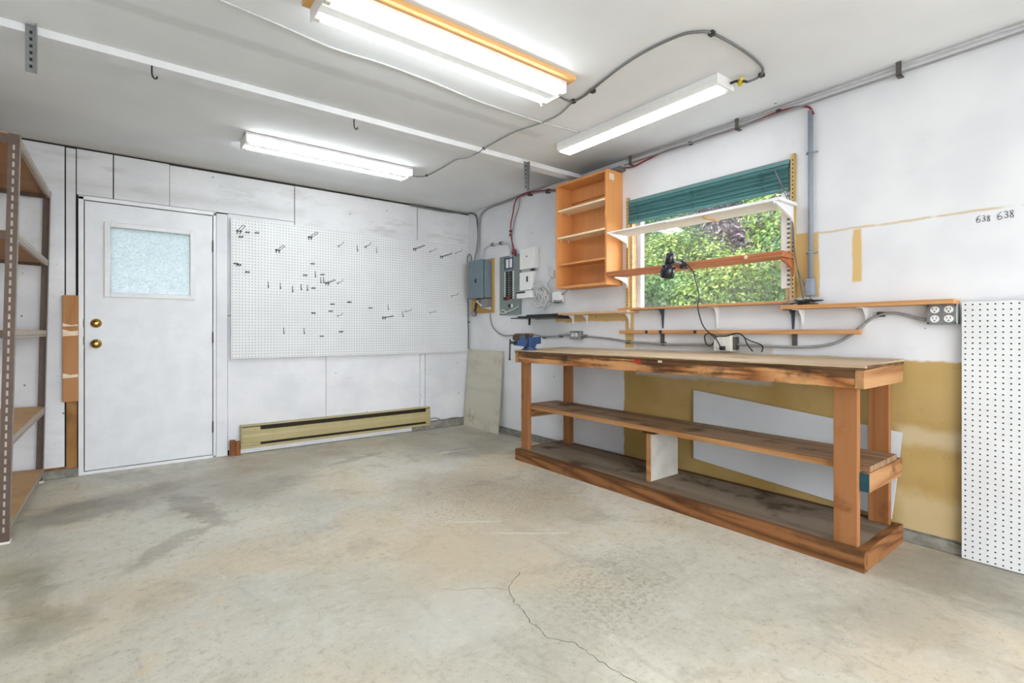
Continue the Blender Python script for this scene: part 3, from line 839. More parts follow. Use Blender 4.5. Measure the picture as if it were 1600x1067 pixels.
hk('prong', (1.901,4.878,1.925)); hk('prong', (2.629,4.878,1.945)); hk('prong', (1.631,4.878,1.903)); hk('prong', (1.625,4.878,1.542)); hk('prong', (1.625,4.878,1.225)); hk('prong', (2.905,4.878,1.474)); hk('prong', (2.629,4.878,1.279)); hk('prong', (2.341,4.878,1.286)); hk('prong', (2.955,4.878,1.962))
hk('clip', (0.784,4.878,1.886)); hk('clip', (0.834,4.878,1.931)); hk('clip', (0.910,4.878,1.935)); hk('clip', (0.834,4.878,1.584)); hk('clip', (1.391,4.878,1.238)); hk('clip', (1.650,4.878,1.063)); hk('clip', (1.552,4.878,1.260)); hk('clip', (1.732,4.878,1.353)); hk('clip', (1.385,4.878,1.702)); hk('clip', (1.316,4.878,1.589)); hk('clip', (1.473,4.878,1.606)); hk('clip', (0.744,4.878,1.650)); hk('clip', (0.769,4.878,1.641)); hk('clip', (1.570,4.878,1.328)); hk('clip', (1.947,4.878,1.302)); hk('clip', (1.391,4.878,1.473)); hk('clip', (1.467,4.878,1.020))
YB = D - 0.028
def hook_mesh(kind, x, z):
    mb = MB(); r = .0024
    if kind == 'loop':        # long flat double prong, joined at the tip, on a small plate
        L = .22
        for s in (-1, 1):
            mb.tube([(x + s * .012, YB, z), (x + s * .012, YB - L * .9, z + .006)], r, 6)
        mb.tube([(x - .012, YB - L * .9, z + .006), (x - .008, YB - L, z + .012), (x + .008, YB - L, z + .012), (x + .012, YB - L * .9, z + .006)], r, 6, 3)
        mb.tube([(x - .022, YB - .003, z), (x + .022, YB - .003, z)], .0035, 6)
        mb.tube([(x - .012, YB - .003, z - .022), (x - .012, YB - .003, z + .01)], .0035, 6)
        mb.tube([(x + .012, YB - .003, z - .022), (x + .012, YB - .003, z + .01)], .0035, 6)
    elif kind == 'jay':       # round hook, shank against the board
        mb.tube([(x, YB, z + .028), (x, YB - .005, z + .026), (x, YB - .005, z - .016), (x, YB - .012, z - .026), (x, YB - .022, z - .024), (x, YB - .026, z - .010)], r * 1.0, 6, 3)
        mb.tube([(x, YB, z + .006), (x, YB - .006, z + .006)], r * 1.3, 6)
    elif kind == 'prong':     # single straight prong with an upturned tip
        mb.tube([(x, YB, z), (x, YB - .11, z + .004), (x, YB - .13, z + .010), (x, YB - .14, z + .026)], r, 6, 3)
        mb.tube([(x - .014, YB - .003, z), (x + .014, YB - .003, z)], r * 1.2, 6)
        mb.tube([(x, YB - .003, z), (x, YB - .003, z - .018)], r * 1.2, 6)
    else:                     # stubby double tool clip
        for s in (-1, 1):
            mb.tube([(x + s * .011, YB, z + .01), (x + s * .011, YB - .018, z), (x + s * .013, YB - .032, z + .002), (x + s * .008, YB - .038, z + .014)], r, 6, 3)
        mb.tube([(x - .016, YB - .003, z + .006), (x + .016, YB - .003, z + .006)], .0036, 6)
    return mb
LONG = {'loop': 'long double prong wire hook', 'jay': 'small J shaped wire hook', 'prong': 'straight single prong wire hook', 'clip': 'stubby double wire tool clip'}
ORD = ['first', 'second', 'third', 'fourth', 'fifth', 'sixth', 'seventh', 'eighth', 'ninth', 'tenth', 'eleventh', 'twelfth']
def row_of(z):
    return 'top row' if z > 1.80 else 'upper middle rows' if z > 1.55 else 'middle rows' if z > 1.28 else 'lower middle rows' if z > 1.05 else 'bottom rows'
rows = {}
for k, x, z in sorted(HK, key=lambda h: h[1]):
    rows.setdefault((k, row_of(z)), []).append((x, z))
for (k, rw), lst in rows.items():
    for i, (x, z) in enumerate(lst):
        tail = ('%s from left' % ORD[i]) if len(lst) > 1 else 'only one'
        o = hook_mesh(k, x, z).build('pegboard_hook', M['wire'] if k != 'prong' else M['wire_light'], loc=(x, YB, z), smooth=True)
        tag(o, '%s, %s of wall pegboard, %s' % (LONG[k], rw, tail), 'hook', 'hooks on the wall pegboard')

# ------------------------------------------------------------------ board beside the door, wood block, heater
t = thing('wall_board', 'short orange wooden board with torn tape marks on the wall left of the door', 'board', (-0.322, D, 0.55))
bx('board', M['stud'], (-0.370, -0.282, D - .040, D - .001, .555, 1.335), t, bevel=.003)
for (z0, z1) in ((1.105, 1.13), (1.035, 1.085), (.728, .765)):
    MB().add([(-.369, D - .0406, z0), (-.284, D - .0406, z0 + .006), (-.284, D - .0406, z1 - .008), (-.325, D - .0406, z1 - .014), (-.369, D - .0406, z1)], [(0, 1, 2, 3, 4)]).build('tape_mark', M['foil'], t)
t = thing('wood_block', 'small orange offcut block on the floor between door and heater', 'block', (0.735, D - .04, 0))
bx('block', M['block'], (0.700, 0.742, D - .055, D - .018, 0, .135), t, bevel=.003)
bx('block', M['block'], (0.743, 0.778, D - .062, D - .018, 0, .120), t, bevel=.003)

t = thing('baseboard_heater', 'long tan metal electric baseboard heater low on the back wall', 'heater', (1.70, D - .03, .05))
y0 = D - .066
hx0, hx1, hz0, hz1 = .784, 2.61, .052, .252
bx('back_plate', M['heater_dark'], (hx0 + .004, hx1 - .004, D - .03, D - .001, hz0 + .004, hz1 - .004), t)
MB().prism([(D - .001, hz1), (y0, hz1 - .004), (y0, hz1 - .010), (D - .001, hz1 - .006)], 0, hx0, hx1).build('top_lip', M['heater'], t)
MB().prism([(y0 - .002, .098), (y0 - .006, .150), (y0 + .002, .172), (y0, .204), (y0 + .012, .204), (y0 + .012, .098)], 0, hx0 + .005, hx1 - .004).build('front_cover', M['heater'], t)
bx('bottom_lip', M['heater'], (hx0, hx1, y0, y0 + .010, hz0, .074), t, bevel=.002)
for a, b in ((hx0, hx0 + .15), (hx1 - .05, hx1)):
    mb = MB(); mb.box(a, b, y0, y0 + .012, .200, hz1 - .018); mb.box(a, b, y0 - .001, y0 + .010, .076, .096)
    mb.build('end_cover', M['heater'], t, bevel=.002)
bx('end_plate', M['heater'], (hx0 - .003, hx0 + .003, y0, D - .001, hz0, hz1), t, bevel=.001)
bx('end_plate', M['heater'], (hx1 - .003, hx1 + .003, y0, D - .001, hz0, hz1), t, bevel=.001)
cable('heater_cable', [(2.635,4.888,0.107), (2.693,4.893,0.115), (2.733,4.893,0.103), (2.782,4.893,0.084), (2.839,4.893,0.085), (2.914,4.893,0.091), (2.998,4.893,0.090)], .005, 'dark_cable', 'short grey supply cable leaving the right end of the heater')

# leaning grey board in the corner
mb = MB()
mb.hexa([(3.060, 4.215, 0.0), (3.073, 4.215, 0.0), (3.073, 4.885, 0.0), (3.060, 4.885, 0.0)],
        [(3.132, 4.225, .862), (3.145, 4.225, .862), (3.145, 4.880, .868), (3.132, 4.880, .868)])
tag(mb.build('leaning_board', M['lean'], loc=(3.0, 4.52, 0)), 'scuffed grey hardboard sheet leaning upright in the far right corner', 'board')

# ------------------------------------------------------------------ electrical gear on the right wall
t = thing('plywood_backer', 'narrow plywood backing board behind the blue grey switch box', 'board', (W - .01, 4.62, 1.29))
bx('backing', M['ply'], (W - .018, W - .0005, 4.39, 4.83, 1.275, 1.865), t, bevel=.002)
t = thing('switch_box', 'blue grey metal disconnect box with a dark latch nearest the corner', 'electrical box', (W - .07, 4.56, 1.43))
bx('case', M['disconnect'], (3.045, W - .0185, 4.42, 4.715, 1.435, 1.845), t, bevel=.006)
bx('cover', M['disconnect'], (3.018, 3.0445, 4.445, 4.725, 1.43, 1.852), t, bevel=.005)
bx('latch', M['black'], (3.012, 3.018, 4.545, 4.580, 1.60, 1.645), t, bevel=.002)
t = thing('junction_box', 'old open junction box with loose wires below the blue grey switch box', 'electrical box', (W - .03, 4.55, 1.30))
bx('case', M['steel'], (3.06, W - .0185, 4.42, 4.54, 1.33, 1.425), t, bevel=.004)
MB().lathe([(0, .03), (.05, .03), (.055, .022), (.075, .02)], (3.09, 4.70, 1.285), (-.4, -.5, -.35), 12).build('knockout_fitting', M['steel'], t, smooth=True)
MB().tube([(3.08, 4.60, 1.44), (3.07, 4.63, 1.38), (3.08, 4.66, 1.33), (3.09, 4.69, 1.29)], .014, 8, 4).build('strap', M['steel_dark'], t)
for k in range(3):
    MB().tube([(3.07, 4.58, 1.42), (3.05, 4.60 - k * .02, 1.395), (3.06, 4.52, 1.365 - k * .008), (3.08, 4.46, 1.345 - k * .012), (3.10, 4.39, 1.325 - k * .008)], .0045, 6, 4).build('wire', M['white_cable'], t, smooth=True)

t = thing('breaker_panel', 'grey green breaker panel with two rows of switches and blue label', 'breaker panel', (W, 4.10, 1.24))
py0, py1, pz0, pz1 = 3.926, 4.273, 1.243, 1.855
bx('cover', M['breaker_plate'], (W - .022, W - .0005, py0, py1, pz0, pz1), t, bevel=.003)
bx('label', M['sticker_blue'], (W - .0232, W - .022, 4.035, 4.185, 1.712, 1.835), t)
for yy in (4.075, 4.135):
    bx('label_slip', M['white_plastic'], (W - .0240, W - .0232, yy - .022, yy + .022, 1.728, 1.818), t)
for side in (0, 1):
    for k in range(12):
        z = 1.678 - k * .0238
        yb = 4.135 if side == 0 else 4.072
        if side == 0 and k == 11:
            continue
        bx('breaker', M['black'], (W - .034, W - .022, yb - .018, yb + .018, z - .009, z + .009), t, bevel=.002)
        yl = yb + .040 if side == 0 else yb - .040
        bx('number_tag', M['white_plastic'], (W - .0228, W - .022, yl - .011, yl + .011, z - .008, z + .008), t)
bx('breaker', M['black'], (W - .034, W - .022, 4.125, 4.19, 1.395, 1.43), t, bevel=.002)
bx('breaker', M['red'], (W - .035, W - .022, 4.095, 4.122, 1.40, 1.435), t, bevel=.002, label='red breaker handle')
bx('breaker', M['black'], (W - .034, W - .022, 4.085, 4.11, 1.318, 1.352), t, bevel=.002)
bx('number_tag', M['white_plastic'], (W - .0228, W - .022, 4.045, 4.07, 1.318, 1.352), t)
MB().tube([(W - .026, 4.268, 1.275), (W - .03, 4.23, 1.262), (W - .03, 4.17, 1.262), (W - .03, 4.10, 1.28), (W - .03, 4.02, 1.295), (W - .028, 3.94, 1.325)], .005, 6, 4).build('wire', M['white_cable'], t, smooth=True)
MB().tube([(W - .03, 4.25, 1.285), (W - .03, 4.20, 1.294), (W - .03, 4.15, 1.275)], .005, 6, 4).build('wire', M['white_cable'], t, smooth=True)

def wbox(name, label, cat, y0, y1, z0, z1, dep, mat='white_plastic'):
    t = thing(name, label, cat, (W, (y0 + y1) / 2, z0))
    bx('case', M[mat], (W - dep, W - .0005, y0, y1, z0, z1), t, bevel=.006)
    return t
t = wbox('alarm_box', 'square white plastic box with a keyhole right of the breaker panel', 'electrical box', 3.655, 3.885, 1.68, 1.885, .06)
bx('keyhole', M['black'], (W - .0615, W - .060, 3.765, 3.78, 1.795, 1.81), t)
bx('cable_gland', M['black'], (W - .045, W - .015, 3.70, 3.73, 1.655, 1.68), t, bevel=.003)
t = wbox('control_box', 'white plastic controller with a dark slot below the square white box', 'electrical box', 3.69, 3.90, 1.475, 1.655, .05)
bx('slot', M['black'], (W - .0515, W - .050, 3.765, 3.79, 1.555, 1.61), t)
t = wbox('modem_box', 'flat white box with a black stripe at the base of the controller', 'electrical box', 3.68, 3.915, 1.395, 1.468, .075)
bx('stripe', M['black'], (W - .0765, W - .075, 3.78, 3.915, 1.445, 1.462), t)
t = wbox('transformer_box', 'small white box with grey plug beneath the lower corner of the orange cabinet', 'electrical box', 3.31, 3.42, 1.335, 1.435, .05)
MB().tube([(W - .03, 3.30, 1.345), (W - .05, 3.34, 1.34), (W - .06, 3.38, 1.345)], .014, 8, 3).build('plug', M['steel'], t, smooth=True)
t = wbox('phone_jack', 'tiny white phone jack on the wall left of the orange cabinet', 'wall jack', 3.43, 3.475, 1.57, 1.64, .025)

t = thing('cable_bundle', 'tangled loops of white cable hanging below the white boxes', 'cable', (W - .04, 3.62, 1.36))
r3 = random.Random(5)
for k in range(16):
    a0 = r3.uniform(-.6, 2.2); c = Vector((W - .05, 3.60 + r3.uniform(-.05, .05), 1.40 + r3.uniform(-.03, .03)))
    ry, rz = r3.uniform(.05, .13), r3.uniform(.05, .12)
    pts = []
    for q in range(7):
        a = a0 + q * .62
        pts.append((c.x + .025 * math.sin(a * 2 + k), c.y + ry * math.cos(a), c.z + rz * math.sin(a)))
    MB().tube(pts, .005, 6, 4).build('loop', M['white_cable'], t, smooth=True)
for (a, b) in (((3.70, 1.665), (3.62, 1.42)), ((3.66, 1.68), (3.58, 1.40)), ((3.72, 1.48), (3.60, 1.36)), ((3.46, 1.57), (3.56, 1.38)), ((3.45, 1.58), (3.45, 1.66)), ((3.36, 1.34), (3.56, 1.37))):
    MB().tube([(W - .02, a[0], a[1]), (W - .05, (a[0] + b[0]) / 2 + .02, (a[1] + b[1]) / 2 - .02), (W - .06, b[0], b[1])], .004, 6, 5).build('lead', M['white_cable'], t, smooth=True)
MB().tube([(W - .02, 3.46, 1.60), (W - .03, 3.47, 1.66)], .003, 6).build('lead', M['white_cable'], t)
MB().tube([(W - .02, 3.245, 1.44), (W - .03, 3.40, 1.36), (W - .05, 3.55, 1.33)], .005, 6, 4).build('lead', M['grey_cable'], t, smooth=True, label='grey lead')

cable('service_cable', [(3.130,3.392,2.365), (3.130,3.562,2.397), (3.130,3.751,2.420), (3.130,3.973,2.430), (3.130,4.167,2.424), (3.130,4.397,2.423), (3.130,4.556,2.406), (3.130,4.644,2.344), (3.130,4.670,2.205), (3.120,4.668,2.024), (3.100,4.690,1.917), (3.080,4.685,1.857)], .011, 'grey_cable',
      'thick grey cable from the cabinet along the wall down to the switch box', clips=[(3.138,3.507,2.386), (3.138,3.770,2.419)])
cable('service_cable', [(2.390,4.888,2.421), (2.619,4.888,2.415), (2.861,4.888,2.415), (3.098,4.888,2.435), (3.130,4.801,2.423), (3.130,4.722,2.372), (3.130,4.696,2.281), (3.130,4.683,2.135), (3.120,4.694,1.991), (3.100,4.703,1.904)], .010, 'dark_cable',
      'dark grey cable along the top of the back wall turning down the corner')
cable('corner_cable', [(3.090,4.847,1.869), (3.090,4.833,1.933), (3.090,4.800,1.951), (3.090,4.766,1.925), (3.090,4.753,1.866)], .006, 'dark_cable', 'small dark loop of cable on top of the switch box')
cable('corner_cable', [(3.100,4.849,1.451), (3.120,4.873,1.350), (3.120,4.873,1.202), (3.120,4.867,1.054), (3.120,4.867,0.870)], .007, 'dark_cable', 'thin dark cable running down the room corner beside the wall pegboard', clips=[(3.130,4.889,1.180)])
cable('panel_cable', [(3.115,3.385,2.366), (3.115,3.591,2.406), (3.115,3.811,2.431), (3.115,3.933,2.419), (3.120,4.002,2.369), (3.120,4.034,2.265), (3.120,4.067,2.159), (3.120,4.056,2.026), (3.120,4.013,1.903), (3.120,3.992,1.835)], .0065, 'red_cable',
      'dark red cable dropping from the service run into the breaker panel', clips=[(3.130,4.080,2.103), (3.130,4.080,2.064)])
cable('panel_cable', [(3.125,3.925,2.406), (3.125,3.936,2.331), (3.130,3.994,2.239), (3.130,4.037,2.136), (3.130,4.058,2.028), (3.130,4.047,1.895), (3.130,4.037,1.835)], .0065, 'grey_cable', 'grey cable dropping beside the red one into the breaker panel')
cable('panel_cable', [(3.120,4.566,1.868), (3.130,4.568,1.962), (3.130,4.494,2.001), (3.130,4.397,2.009), (3.130,4.246,2.001), (3.130,4.145,1.981), (3.130,4.101,1.942), (3.130,4.080,1.879), (3.130,4.069,1.832)], .009, 'pale_cable',
      'pale hooped cable linking the switch box and the breaker panel', clips=[(3.138,4.409,2.011), (3.138,4.257,2.004)], clip_mat='hinge')
t = thing('panel_connector', 'rusty red cable connector on top of the breaker panel', 'connector', (3.120,3.981,1.840))
MB().cyl((W - .03, 4.005, 1.858), (W - .03, 4.005, 1.905), .02, .016, 10).build('fitting', M['red_cable'], t)
MB().cyl((W - .03, 4.06, 1.858), (W - .03, 4.055, 1.89), .013, .012, 10).build('fitting', M['steel'], t)

cable('bench_wiring', [(3.130,4.445,1.264), (3.130,4.433,1.180), (3.130,4.386,1.111), (3.130,4.292,1.056), (3.130,4.190,1.029), (3.130,4.058,1.030), (3.130,3.901,1.043), (3.130,3.751,1.044), (3.130,3.580,1.020), (3.130,3.427,1.022), (3.130,3.299,1.034), (3.130,3.200,1.040)], .008, 'grey_cable',
      'grey cable from the switch boxes to the small outlet left of the bench', clips=[(3.140,3.564,1.014), (3.140,3.335,1.028)])
cable('bench_wiring', [(3.130,3.105,1.035), (3.130,3.012,1.030), (3.130,2.872,1.021), (3.130,2.699,1.007), (3.130,2.537,0.988), (3.130,2.355,0.982), (3.130,2.159,0.976), (3.130,1.979,0.980), (3.130,1.803,0.983)], .008, 'grey_cable',
      'grey cable behind the bench from the small outlet to the white adapter', clips=[(3.140,3.030,1.030), (3.140,2.564,0.988), (3.140,2.237,0.979)])
cable('bench_wiring', [(3.130,1.713,0.985), (3.130,1.594,0.983), (3.130,1.436,0.979), (3.130,1.290,0.978), (3.130,1.187,0.985), (3.130,1.106,1.004), (3.130,1.043,1.040), (3.130,0.983,1.093), (3.130,0.939,1.133), (3.130,0.888,1.159), (3.130,0.841,1.164), (3.130,0.788,1.153), (3.130,0.743,1.136), (3.120,0.701,1.125)], .008, 'grey_cable',
      'grey cable rising in a curve to the four socket outlet box', clips=[(3.140,0.894,1.159)])

def outlet(name, label, c, w, h, dep, mat, sockets, plate_mat):
    x, y, z = c
    t = thing(name, label, 'outlet', (W, y, z - h / 2))
    bx('box', M[mat], (W - dep, W - .0005, y - w / 2, y + w / 2, z - h / 2, z + h / 2), t, bevel=.004)
    for (dy, dz, s) in sockets:
        so = MB().lathe([(0, s), (.003, s), (.004, s * .9)], (W - dep, y + dy, z + dz), (-1, 0, 0), 16).build('socket', M[plate_mat], t)
        mb = MB()
        X = W - dep - .0046
        for q in (-1, 1):
            mb.box(X, X + .001, y + dy + q * s * .38 - s * .09, y + dy + q * s * .38 + s * .09, z + dz, z + dz + s * .5)
        mb.box(X, X + .001, y + dy - s * .16, y + dy + s * .16, z + dz - s * .62, z + dz - s * .3)
        mb.build('slots', M['black'], t)
    return t
outlet('wall_outlet', 'small grey metal outlet box on the wall left of the bench ledge rail', (W, 3.128, 1.04), .125, .072, .045, 'steel', ((.022, 0, .017), (-.020, 0, .017)), 'white_plastic')
t = outlet('wall_outlet', 'large grey outlet box with four sockets right of the ledge end', (W, .640, 1.152), .116, .098, .05, 'steel', ((.026, .022, .0175), (-.026, .022, .0175), (.026, -.022, .0175), (-.026, -.022, .0175)), 'white_plastic')
for a in (-1, 1):
    for b in (-1, 1):
        MB().lathe([(0, .004), (.002, .004), (.003, .002)], (W - .05, .640 + a * .051, 1.152 + b * .042), (-1, 0, 0), 8).build('screw', M['steel_dark'], t)
t = outlet('outlet_adapter', 'ivory six socket adapter plugged in behind the middle of the bench', (W, 1.745, .993), .118, .104, .075, 'offwhite', ((.034, .034, .011), (-.004, .036, .011), (.034, 0, .011), (-.004, 0, .011), (.034, -.033, .011)), 'white_plastic')
bx('wall_box', M['hinge'], (W - .05, W - .0005, 1.668, 1.684, .95, 1.035), t, bevel=.004)

# ------------------------------------------------------------------ orange wall cabinet
t = thing('wall_cabinet', 'open orange wooden wall cabinet with four compartments beside the window', 'cabinet', (W - .1, 2.92, 1.44))
cx0, cx1, cy0, cy1, cz0, cz1 = 2.96, W - .001, 2.630, 3.216, 1.437, 2.340
tk = .020
bx('side_panel', M['cab'], (cx0, cx1, cy0, cy0 + tk, cz0, cz1), t, bevel=.002)
bx('side_panel', M['cab'], (cx0, cx1, cy1 - tk, cy1, cz0, cz1), t, bevel=.002)
bx('top_panel', M['cab'], (cx0, cx1, cy0 + tk, cy1 - tk, cz1 - tk, cz1), t, bevel=.002)
bx('bottom_panel', M['cab'], (cx0, cx1, cy0 + tk, cy1 - tk, cz0, cz0 + tk), t, bevel=.002)
bx('back_panel', M['cab'], (cx1 - .006, cx1, cy0 + tk, cy1 - tk, cz0 + tk, cz1 - tk), t)
bx('hanging_rail', M['cab'], (cx1 - .025, cx1 - .006, cy0 + tk, cy1 - tk, 2.20, cz1 - tk), t, bevel=.002)
for (z, mt) in ((2.118, 'cab_pale'), (1.884, 'cab_pale'), (1.652, 'cab')):
    bx('shelf', M[mt], (cx0 + .004, cx1 - .03, cy0 + tk + .001, cy1 - tk - .001, z - .016, z), t, bevel=.001)
    for yy in (cy1 - tk - .008, cy1 - tk - .008):
        for xx in (cx0 + .03, cx0 + .12):
            if mt == 'cab_pale':
                MB().cyl((xx, cy1 - tk - .016, z - .017), (xx, cy1 - tk - .016, z - .032), .006, n=8).build('peg', M['cab_pale'], t)
        break
bx('paint_spot', M['foil'], (cx0 + .030, cx0 + .085, cy0 - .0006, cy0, 2.262, 2.312), t)

# ------------------------------------------------------------------ upper wiring on the right wall
cable('red_wire_run', [(3.120,2.586,2.365), (3.130,2.505,2.356), (3.130,2.384,2.373), (3.135,2.217,2.395), (3.135,2.032,2.391), (3.135,1.861,2.393), (3.135,1.703,2.390), (3.135,1.556,2.395), (3.135,1.419,2.404), (3.135,1.327,2.398), (3.135,1.271,2.386), (3.130,1.234,2.360), (3.125,1.215,2.319)], .0065, 'red_cable',
      'dark red cable along the wall top to the grey pipe right of the window', clips=[(3.142,2.016,2.393), (3.142,1.415,2.408)])
for k, off in enumerate((0.0, 0.042)):
    cable('ceiling_conduit', [(W - .016 - off * .5, -2.29, 2.425 - off), (W - .016 - off * .5, .8, 2.425 - off), (W - .016 - off * .5, 2.58, 2.425 - off)], .0065, 'pale_cable' if k == 0 else 'grey_cable',
          ('upper' if k == 0 else 'lower') + ' thin steel conduit running along the joint of ceiling and right wall', 'conduit', smooth=0, n=8)
for yy, lab in ((.81, 'steel strap holding both conduits above the handwritten numbers'), (1.66, 'steel strap holding both conduits above the window'), (2.52, 'steel strap holding both conduits beside the cabinet top')):
    mb = MB(); mb.box(W - .034, W - .001, yy - .012, yy + .012, 2.368, 2.3715); mb.box(W - .047, W - .0435, yy - .012, yy + .012, 2.368, 2.4385); mb.box(W - .047, W - .034, yy - .012, yy + .012, 2.368, 2.3715)
    tag(mb.build('conduit_strap', M['hinge'], loc=(W, yy, 2.40)), lab, 'strap', 'straps on the wall conduits')
t = thing('raceway_box', 'galvanised metal raceway above the orange cabinet at the ceiling', 'duct', (W - .05, 2.9, 2.36))
bx('duct', M['steel'], (W - .075, W - .0005, 2.60, 3.20, 2.345, 2.375), t, bevel=.003)
t = thing('conduit_pipe', 'grey plastic conduit pipe dropping to a switch box right of the window', 'conduit', (W - .02, 1.23, 1.26))
MB().cyl((W - .022, 1.232, 1.36), (W - .022, 1.232, 2.345), .0135, n=14).build('pipe', M['pvc'], t, smooth=True)
bx('outlet_body', M['pvc'], (W - .05, W - .0005, 1.208, 1.256, 1.272, 1.375), t, bevel=.010)
for z in (2.105, 1.525):
    mb = MB(); mb.tube([(W - .001, 1.200, z), (W - .006, 1.214, z), (W - .030, 1.218, z), (W - .038, 1.232, z), (W - .030, 1.246, z), (W - .006, 1.250, z), (W - .001, 1.264, z)], .005, 6, 2)
    mb.build('strap', M['pvc'], t, smooth=True)

# ------------------------------------------------------------------ blind
t = thing('window_blind', 'dark teal slatted blind pulled up to the top of the window', 'blind', (W + .02, 1.95, 2.09))
by0, by1 = 1.346, 2.552
bx('headrail', M['blind'], (W - .030, W - .001, by0, by1, 2.068, 2.096), t, bevel=.003)
nsl = 15
for k in range(nsl):
    z = 2.062 - k * .0086
    ang = math.radians(rnd.uniform(38, 68)); hw = .022
    c, s_ = math.cos(ang) * hw, math.sin(ang) * hw * .8
    xm = W - .024
    MB().prism([(xm - c * .8, z - s_), (xm, z + .003), (xm + c * .8, z + s_), (xm + c * .8, z + s_ + .0012), (xm, z + .0045), (xm - c * .8, z - s_ + .0012)], 1, by0 + .004 + rnd.uniform(0, .004), by1 - .004 - rnd.uniform(0, .004)).build('slat', M['blind'], t)
bx('bottom_rail', M['blind'], (W - .040, W - .006, by0 + .003, by1 - .003, 1.912, 1.930), t, bevel=.004)
for yy in (1.50, 1.98, 2.45):
    for q in range(6):
        z = 2.05 - q * .022
        MB().tube([(W - .046, yy + .012 * math.sin(q), z), (W - .050, yy + .02 * math.cos(q * 2.1), z - .010), (W - .046, yy - .012 * math.sin(q * 1.7), z - .022)], .0018, 5, 3).build('cord', M['blind_cord'], t, smooth=True)
MB().tube([(W - .05, 1.425, 2.055), (W - .05, 1.39, 1.97), (W - .03, 1.345, 1.86), (W - .03, 1.325, 1.70), (W - .035, 1.31, 1.52), (W - .03, 1.29, 1.38), (W - .04, 1.265, 1.256)], .003, 5, 5).build('pull_cord', M['dark_cable'], t, smooth=True)
MB().tube([(W - .052, 1.425, 2.055), (W - .052, 1.385, 1.95), (W - .032, 1.34, 1.80), (W - .033, 1.322, 1.60), (W - .035, 1.30, 1.45), (W - .04, 1.245, 1.30), (W - .05, 1.215, 1.252)], .003, 5, 5).build('pull_cord', M['dark_cable'], t, smooth=True)

# shelf standards each side of the window
def standard(y0, y1, label, mat, z0=1.252, z1=2.125, x0=W - .022):
    t = thing('shelf_standard', label, 'shelf standard', (W, (y0 + y1) / 2, z0), 'slotted strips beside the window')
    bx('strip', M[mat], (x0, W - .0005, y0, y1, z0, z1), t, bevel=.001)
    for k in range(34):
        z = z0 + .02 + k * (z1 - z0 - .04) / 34
        bx('slot', M['gap'], (x0 - .0006, x0, (y0 + y1) / 2 - .003, (y0 + y1) / 2 + .003, z, z + .012), t)
    return t
standard(1.318, 1.342, 'tan slotted strip on the right edge of the window', 'standard')
standard(2.556, 2.580, 'tan slotted strip between the cabinet and the window', 'standard')
t = thing('slotted_rail', 'white slotted metal rail hanging inside the right edge of the window', 'rail', (W - .01, 1.372, 1.33))
bx('web', M['white_plastic'], (W - .006, W - .003, 1.345, 1.404, 1.33, 1.906), t, bevel=.001)
bx('flange', M['vinyl'], (W - .003, W + .020, 1.401, 1.404, 1.33, 1.906), t)
for k in range(20):
    z = 1.345 + k * .028
    bx('slot', M['hinge'], (W - .0066, W - .006, 1.351, 1.369, z, z + .011), t)

def shelf_bracket(y, z, reach, drop, t, mat, th=.014, name='bracket'):
    # curved arm bracket: profile in (x, z)
    pr = [(W - .002, z), (W - reach, z), (W - reach, z - .012), (W - reach * .6, z - drop * .32), (W - .035, z - drop * .62), (W - .026, z - drop), (W - .002, z - drop)]
    return MB().prism(pr, 1, y - th / 2, y + th / 2).build(name, M[mat], t, bevel=.001)
t = thing('window_shelf', 'white painted shelf on brackets across the upper window', 'shelf', (W - .12, 1.9, 1.80))
bx('board', M['white'], (W - .25, W - .03, 1.30, 2.05, 1.808, 1.826), t, bevel=.002)
bx('board', M['white'], (W - .25, W - .03, 2.0505, 2.545, 1.814, 1.826), t, bevel=.002)
bx('cleat', M['ledge_pale'], (W - .23, W - .05, 1.775, 1.795, 1.796, 1.808), t, bevel=.002)
shelf_bracket(2.568, 1.826, .25, .10, t, 'white_plastic')
shelf_bracket(1.330, 1.808, .25, .12, t, 'white_plastic')
t = thing('window_shelf', 'bare cedar board shelf on brackets across the lower window', 'shelf', (W - .12, 1.9, 1.50))
bx('board', M['cedar'], (W - .20, W - .06, 1.312, 2.632, 1.496, 1.532), t, bevel=.003)
shelf_bracket(2.568, 1.494, .17, .075, t, 'white_plastic')
shelf_bracket(1.330, 1.494, .17, .09, t, 'cedar')
MB().lathe([(0, .011), (.004, .012), (.006, .006)], (W - .2, 1.52, 1.516), (-1, 0, 0), 10).build('nail_plug', M['foil'], t)

# clamp lamp
t = thing('clamp_lamp', 'black can shaped clamp lamp hanging on the cedar shelf', 'lamp', (2.90, 2.0, 1.50))
top = Vector((2.878, 1.995, 1.594)); ax = Vector((-.012, .022, -.16)).normalized()
MB().lathe([(0, .012), (.004, .026), (.010, .029), (.078, .029), (.080, .026), (.084, .028), (.086, .041), (.092, .045), (.166, .047), (.168, .044), (.120, .040), (.092, .034)], top, ax, 22).build('shade', M['black_gloss'], t, smooth=True)
MB().lathe([(0, .010), (.02, .024), (.035, .026), (.05, .02), (.06, .006)], top + ax * .10, ax, 14).build('bulb', M['offwhite'], t, smooth=True)
MB().cyl(top + ax * -.014, top + ax * .004, .006, n=8).build('switch', M['black'], t)
MB().tube([top + ax * .062 + Vector((.012, -.028, 0)), (2.905, 1.955, 1.528), (2.925, 1.94, 1.52)], .010, 8, 2).build('swivel', M['steel'], t, smooth=True)
mb = MB(); mb.box(2.915, 2.975, 1.925, 1.955, 1.5325, 1.540); mb.box(2.915, 2.975, 1.925, 1.955, 1.486, 1.4955); mb.box(2.915, 2.948, 1.925, 1.955, 1.4955, 1.5325)
mb.build('clamp', M['steel_dark'], t, bevel=.002)
